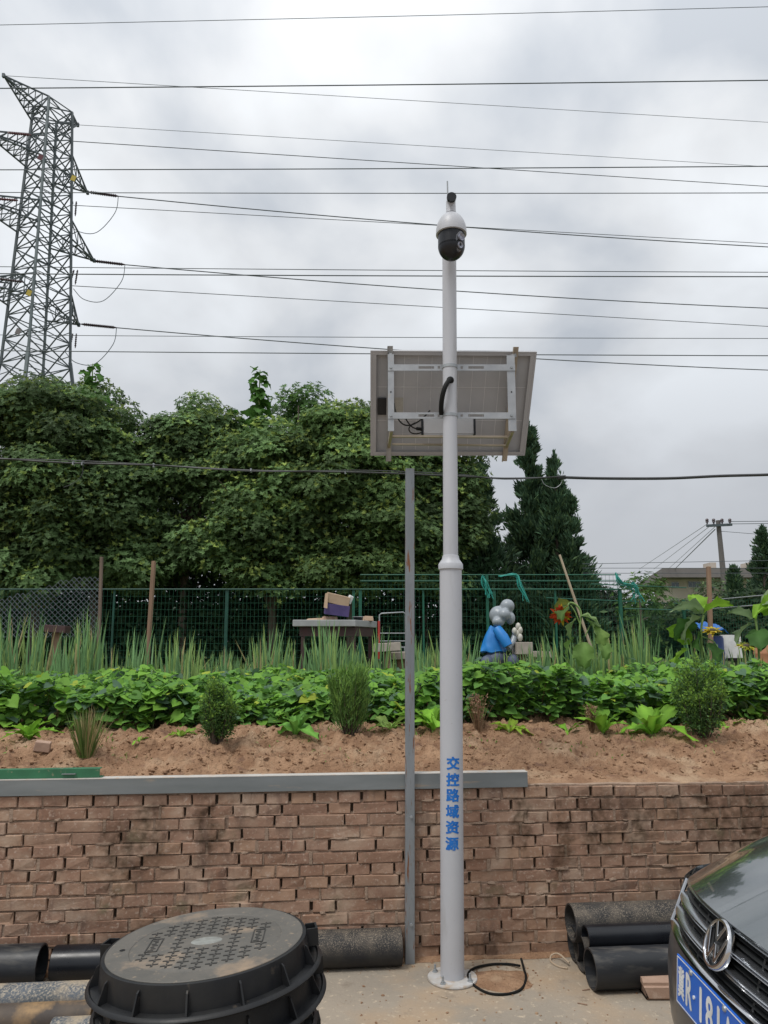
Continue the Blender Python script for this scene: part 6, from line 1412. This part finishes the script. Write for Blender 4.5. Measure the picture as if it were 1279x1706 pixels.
for i, (u, v) in enumerate(((1100, 948), (1112, 948), (1124, 948))):
    tag(MB().tube([P(1178 + i * 9, 873, Yu - .15), P(u - 35 + i * 12, v, Yb - 1)], .012, 5).build('service_wire', M_['alu'], origin=tuple(P(1180, 873, Yu))), ['leftmost faint wire slanting down from the utility pole to the building', 'middle faint wire slanting down from the utility pole to the building', 'rightmost faint wire slanting down from the utility pole to the building'][i], 'wire', 'service wires to the building')
tag(MB().tube([P(1191, 882, Yu), P(1124, 948, Yb - 1)], .022, 5).build('service_wire', M_['conductor'], origin=tuple(P(1191, 882, Yu))), 'thick dark cable slanting from the utility pole down to the roof edge', 'cable')
for i, (v0, v1, u0) in enumerate(((869, 868, 1216), (873, 872, 1203), (885, 893, 1200))):
    tag(MB().tube([P(u0, v0, Yu), P(1300, v1, Yu - 2)], .013 if i < 2 else .01, 5).build('service_wire', M_['conductor'], origin=tuple(P(u0, v0, Yu))), ['upper wire running right from the utility pole crossarm', 'lower wire running right from the utility pole crossarm', 'thin sagging wire running right below the crossarm'][i], 'wire', 'wires running right from the utility pole')

# ------------------------------------------------------------------ lattice pylon
Yt = 50.0; tc_, bc_ = P(88, 182, Yt), P(60, 600, Yt)
tw = empty('lattice_pylon', 'tall galvanised lattice power pylon with left pointing crossarms behind the trees', 'pylon', (bc_.x, Yt, 0))
AX = Vector((.53, .848, 0)).normalized(); BX = Vector((AX.y, -AX.x, 0))
def tcen(z): f = (z - bc_.z) / (tc_.z - bc_.z); return Vector((bc_.x + (tc_.x - bc_.x) * f, Yt, z))
hd_top, hd_bot = PX(30, tc_), PX(53, bc_)
def hs(z):
    f = (z - bc_.z) / (tc_.z - bc_.z); return (hd_bot + (hd_top - hd_bot) * f) / math.sqrt(2) if z > bc_.z else hd_bot / math.sqrt(2) + (bc_.z - z) * .115
def corner(z, i): sa_, sb_ = ((1, 1), (1, -1), (-1, -1), (-1, 1))[i]; return tcen(z) + AX * sa_ * hs(z) + BX * sb_ * hs(z)
unit_bar = MB().box((0, 0, 0), (.5, .5, .5)); BARM = {k: unit_bar.mesh('brace', M_[k]) for k in ('tower', 'tower2')}
def bar_obj(name, parent, a, b_, w_, k='tower'):
    a, b_ = Vector(a), Vector(b_); d = b_ - a; z = d.normalized(); u = Vector((0, 0, 1)) if abs(z.z) < .95 else Vector((1, 0, 0)); x = z.cross(u).normalized(); y = x.cross(z)
    M = Matrix.Translation((a + b_) / 2) @ Matrix((x, y, z)).transposed().to_4x4() @ Matrix.Diagonal((w_, w_, d.length, 1))
    me = BARM[k]; o = bpy.data.objects.new(name, me); COL.objects.link(o); o.parent = parent; o.matrix_local = WM[parent].inverted() @ M; WM[o] = M; return o
ztop = tc_.z
for i in range(4):
    MB().bar(corner(0, i), corner(bc_.z, i), .20).bar(corner(bc_.z, i), corner(ztop, i), .15).build('leg', M_['tower2'] if i in (1, 3) else M_['tower'], tw)
z = 17.5; lev = [z]
while z < ztop - .6: z += 1.9 - (z - 17) * .022; lev.append(min(z, ztop))
nbr = 0
for li in range(len(lev) - 1):
    z0, z1 = lev[li], lev[li + 1]
    for i in range(4):
        j = (i + 1) % 4; a0, a1, b0, b1 = corner(z0, i), corner(z1, i), corner(z0, j), corner(z1, j)
        bar_obj('brace', tw, a0, b1, .07); bar_obj('brace', tw, b0, a1, .07); bar_obj('horizontal', tw, a1, b1, .06)
        m0 = a0.lerp(b1, .5); bar_obj('brace', tw, m0, a0.lerp(a1, .5), .045); nbr += 3
lb_ = MB()
for z0, z1 in ((0, 4.5), (4.5, 9), (9, 13.3), (13.3, 17.5)):
    for i in range(4):
        j = (i + 1) % 4; lb_.bar(corner(z0, i), corner(z1, j), .09).bar(corner(z0, j), corner(z1, i), .09).bar(corner(z1, i), corner(z1, j), .08)
o = lb_.build('lower_bracing', M_['tower'], tw); o['kind'] = 'stuff'
print('braces', nbr)
def arm(z, Ln, side, hgt=1.5, name='crossarm', tipdz=0.0):
    """tapering lattice arm; side +1 goes away to the right, -1 comes towards us to the left"""
    tip = tcen(z) + AX * side * Ln + Vector((0, 0, tipdz)); ch = []
    ia, ib = (0, 1) if side > 0 else (3, 2)
    lo = [corner(z, ia), corner(z, ib)]; up2 = [corner(min(z + hgt, ztop), ia), corner(min(z + hgt, ztop), ib)]
    b = MB()
    for q in lo + up2: b.bar(q, tip, .09)
    o = b.build(name, M_['tower'], tw); WM[o] = WM[tw]
    n_ = 3 if side > 0 else 6
    for k_ in range(1, n_ + 1):
        t0, t1 = (k_ - 1) / (n_ + .6), k_ / (n_ + .6)
        l0, l1, u0, u1 = [q.lerp(tip, t1) for q in lo] + [q.lerp(tip, t1) for q in up2]; m0, m1, w0, w1 = [q.lerp(tip, t0) for q in lo] + [q.lerp(tip, t0) for q in up2]
        for A, B in ((l0, l1), (l0, u0), (l1, u1), (u0, u1), (m0, l1), (w0, l0), (w1, l1)): bar_obj('lacing', o, A, B, .05)
    b = MB().box(tip, (.09, .09, .14)); b.build('gusset_plate', M_['conductor'], o)
    return tip
def zfor(u, v, Ln, side):          # height at which an arm tip shows at photo row v
    c = tcen(30) + AX * side * Ln; return P(u, v, c.y).z
tips = {}
for nm, v, Lr, Ll in (('a', 321, 3.3, 5.0), ('b', 434, 4.2, 6.2), ('c', 541, 3.2, 5.0)):
    zR = zfor(140, v, Lr, 1); tips[nm] = arm(zR, Lr, 1); arm(zR, Ll, -1, 1.7)
tips['t'] = arm(ztop - 1.3, 2.1, 1, 1.2, tipdz=P(130, 208, Yt + .848 * 2.1).z - (ztop - 1.3))
yt_ = Yt - .848 * 3.85; tl_ = arm(ztop - 1.2, 3.85, -1, 1.6, tipdz=P(12, 126, yt_).z - (ztop - 1.2))
M_['yellow'] = mat('yellow_plate', (.5, .38, .05), None, 9, .6)
for i, (u, v, m) in enumerate(((67, 262, 'insulred'), (48, 488, 'yellow'), (122, 297, 'yellow'), (30, 552, 'fascia'))):
    q = P(u, v, Yt - 2.6); MB().box(q, (.15, .03, .2), Euler((0, .3, .2)).to_matrix()).build('phase_plate', M_[m], tw)
def insul_string(a, b_, m, r_=.10):
    a, b_ = Vector(a), Vector(b_); L = (b_ - a).length; n = max(4, int(L / .16)); prof = [(.05, 0)]
    for k_ in range(n): z = L * (.08 + .84 * k_ / n); prof += [(r_ * .6, z), (r_, z + .04), (r_ * .6, z + .09)]
    prof.append((.03, L)); return MB().lathe(prof, a, 8, (b_ - a).normalized().to_track_quat('Z', 'Y').to_matrix()).build('insulator_string', m, tw, smooth=True)
wires = []
for nm, (ua, va), (ub_, vb_), (um, vm) in (('a', (147, 320), (197, 327), (1290, 412)), ('b', (150, 434), (208, 441), (1290, 514)), ('c', (135, 540), (194, 546), (1290, 617))):
    tip = tips[nm]; y = tip.y; A, B = P(ua, va, y), P(ub_, vb_, y + 1.0); MB().tube([tip, A], .03, 5).build('link', M_['conductor'], tw); 
    insul_string(A, P(ub_ + 1, vb_, y + 1.0), M_['insul'], .15)
    # jumper loop back to the body
    v0 = vb_; J = [B, P(ub_ - 6, v0 + 28, y + .6), P(ub_ - 36, v0 + 60, y), P(ub_ - 68, v0 + 58, y - 1.4), P(ub_ - 86, v0 + 40, y - 2.2)]
    MB().tube(smooth_path(J, 6), .028, 5).build('jumper_wire', M_['conductor'], tw, smooth=True)
    wires.append((B, P(um, vm, y + 6), nm))
    for du, vv in ((-30, 14), (-24, 16)):       # hanging post insulators by the leg
        q = P(122 + (0 if du == -30 else 6) + (1 if nm == 'b' else -1), va + 16, Yt + 1.2); insul_string(q, P(120 + (-4 if du == -30 else 5), va + 40, Yt + 1.2), M_['insul'], .08)
for (ua, va, ub_, vb_, m) in ((-8, 331, 30, 334, 'insulred'), (12, 221, 52, 225, 'insulred'), (-6, 464, 40, 470, 'insul')): insul_string(P(ua, va, Yt - 4.5), P(ub_, vb_, Yt - 4), M_[m], .11)
labsT = {'a': 'upper thick pylon conductor sloping right from the highest insulator string', 'b': 'middle pylon conductor sloping right from the second insulator string', 'c': 'lowest pylon conductor sloping right, passing behind the solar panel'}
for B, E, nm in wires: wire('pylon_conductor', labsT[nm], [B, E], PX(.95, E) * .8, M_['pylonwire'], 'conductors leaving the pylon', cat='power line', sag=.35)
def far_wire(label, u0, v0, u1, v1, y0_, y1_, px, m='conductor', mid=None, name='pylon_conductor', group='conductors leaving the pylon'):
    a, c = P(u0, v0, y0_), P(u1, v1, y1_); s = 0.0
    if mid: pm = P((u0 + u1) / 2, mid, (y0_ + y1_) / 2); s = ((a.z + c.z) / 2 - pm.z)
    return wire(name, label, [a, c], PX(px * .82, a) / 2, M_[m], group, cat='power line', sag=s, steps=16, ext=(45 if name == 'overhead_line' else 0, 45))
wire('pylon_conductor', 'topmost pale earth wire sloping right from the pylon peak', [tl_, P(1300, 205, 58)], PX(.9, tl_) / 2, M_['alu'], 'conductors leaving the pylon', cat='power line')
wire('pylon_conductor', 'pale earth wire sloping right from the short top arm', [tips['t'], P(1300, 279, 60)], PX(.9, tl_) / 2, M_['alu'], 'conductors leaving the pylon', cat='power line')
far_wire('conductor starting at the pylon body under its top arm', 117, 235, 1300, 312, 51, 58, 1.5, 'pylonwire')
far_wire('conductor starting beside the first hanging insulators', 122, 342, 1300, 407, 51, 58, 1.3, 'pylonwire')
far_wire('conductor starting beside the second hanging insulators', 118, 476, 1300, 545, 51, 58, 1.4, 'pylonwire')
gL = 'dark lines crossing the sky in front of the pylon'
for (v0, v1, y, px, lb) in ((44, 8, 26, 1.2, 'highest line crossing the sky near the top edge of the photo'), (148, 132, 24, 2.2, 'thick dark line crossing the sky just below the pylon peak'), (283, 276, 24, 2.0, 'dark line crossing the sky just above the camera'),
                            (320, 321, 24, 1.6, 'dark line level with the black end cap of the camera arm'), (443, 454, 22, 1.5, 'upper one of the close pair of lines just below the camera'), (455, 461, 22, 2.2, 'lower thicker one of the close pair of lines below the camera'),
                            (557, 564, 22, 1.3, 'thin line crossing just above the solar panel'), (583, 593, 21, 1.9, 'lowest dark line, hidden by the upper edge of the solar panel')):
    far_wire(lb, -120, v0, 1400, v1, y, y, px, 'conductor', (v0 + v1) / 2 + 1.5, 'overhead_line', gL)
# bundled cable strung low across the trees
Yc = 7.2; C = lambda u, v: P(u, v, Yc)
cb = empty('strung_cable', 'black bundled cable strung across in front of the trees, thicker at its right end', 'cable', tuple(C(-60, 760)))
path = [C(-700, 700), C(-300, 738), C(-60, 760), C(0, 764), C(110, 771), C(250, 775), C(420, 784), C(600, 787), C(760, 793), C(840, 797), C(940, 795)]
MB().tube(smooth_path(path, 6), .0095, 6).build('main_cable', M_['cable'], cb, smooth=True)
path2 = [p + Vector((0, -.02, .018 * math.sin(i * 1.9) + .004)) for i, p in enumerate(path)]
MB().tube(smooth_path(path2, 6), .0045, 5).build('messenger_wire', M_['cable'], cb, smooth=True)
MB().tube(smooth_path([C(930, 795), C(1000, 797), C(1110, 797), C(1200, 793), C(1300, 790), C(1420, 782), C(1700, 755), C(2100, 700)], 6), .0145, 8).build('thick_cable', M_['cable'], cb, smooth=True)
MB().tube([C(928, 796), C(942, 795)], .022, 8).build('joint_sleeve', M_['cable'], cb, smooth=True)
for u, v in ((122, 771.5), (137, 772), (256, 775.5), (418, 784), (575, 786.5)): MB().box(C(u, v), (.006, .016, .020)).build('cable_tie', M_['galv'], cb)
MB().tube(smooth_path([C(138, 773), C(136, 792), C(122, 805), C(106, 812)], 5), .0035, 5).build('loose_end', M_['cable'], cb, smooth=True)
MB().tube(smooth_path([C(902, 798), C(908, 808), C(924, 813), C(934, 806), C(937, 796)], 5), .003, 5).build('loose_end', M_['galv'], cb, smooth=True)
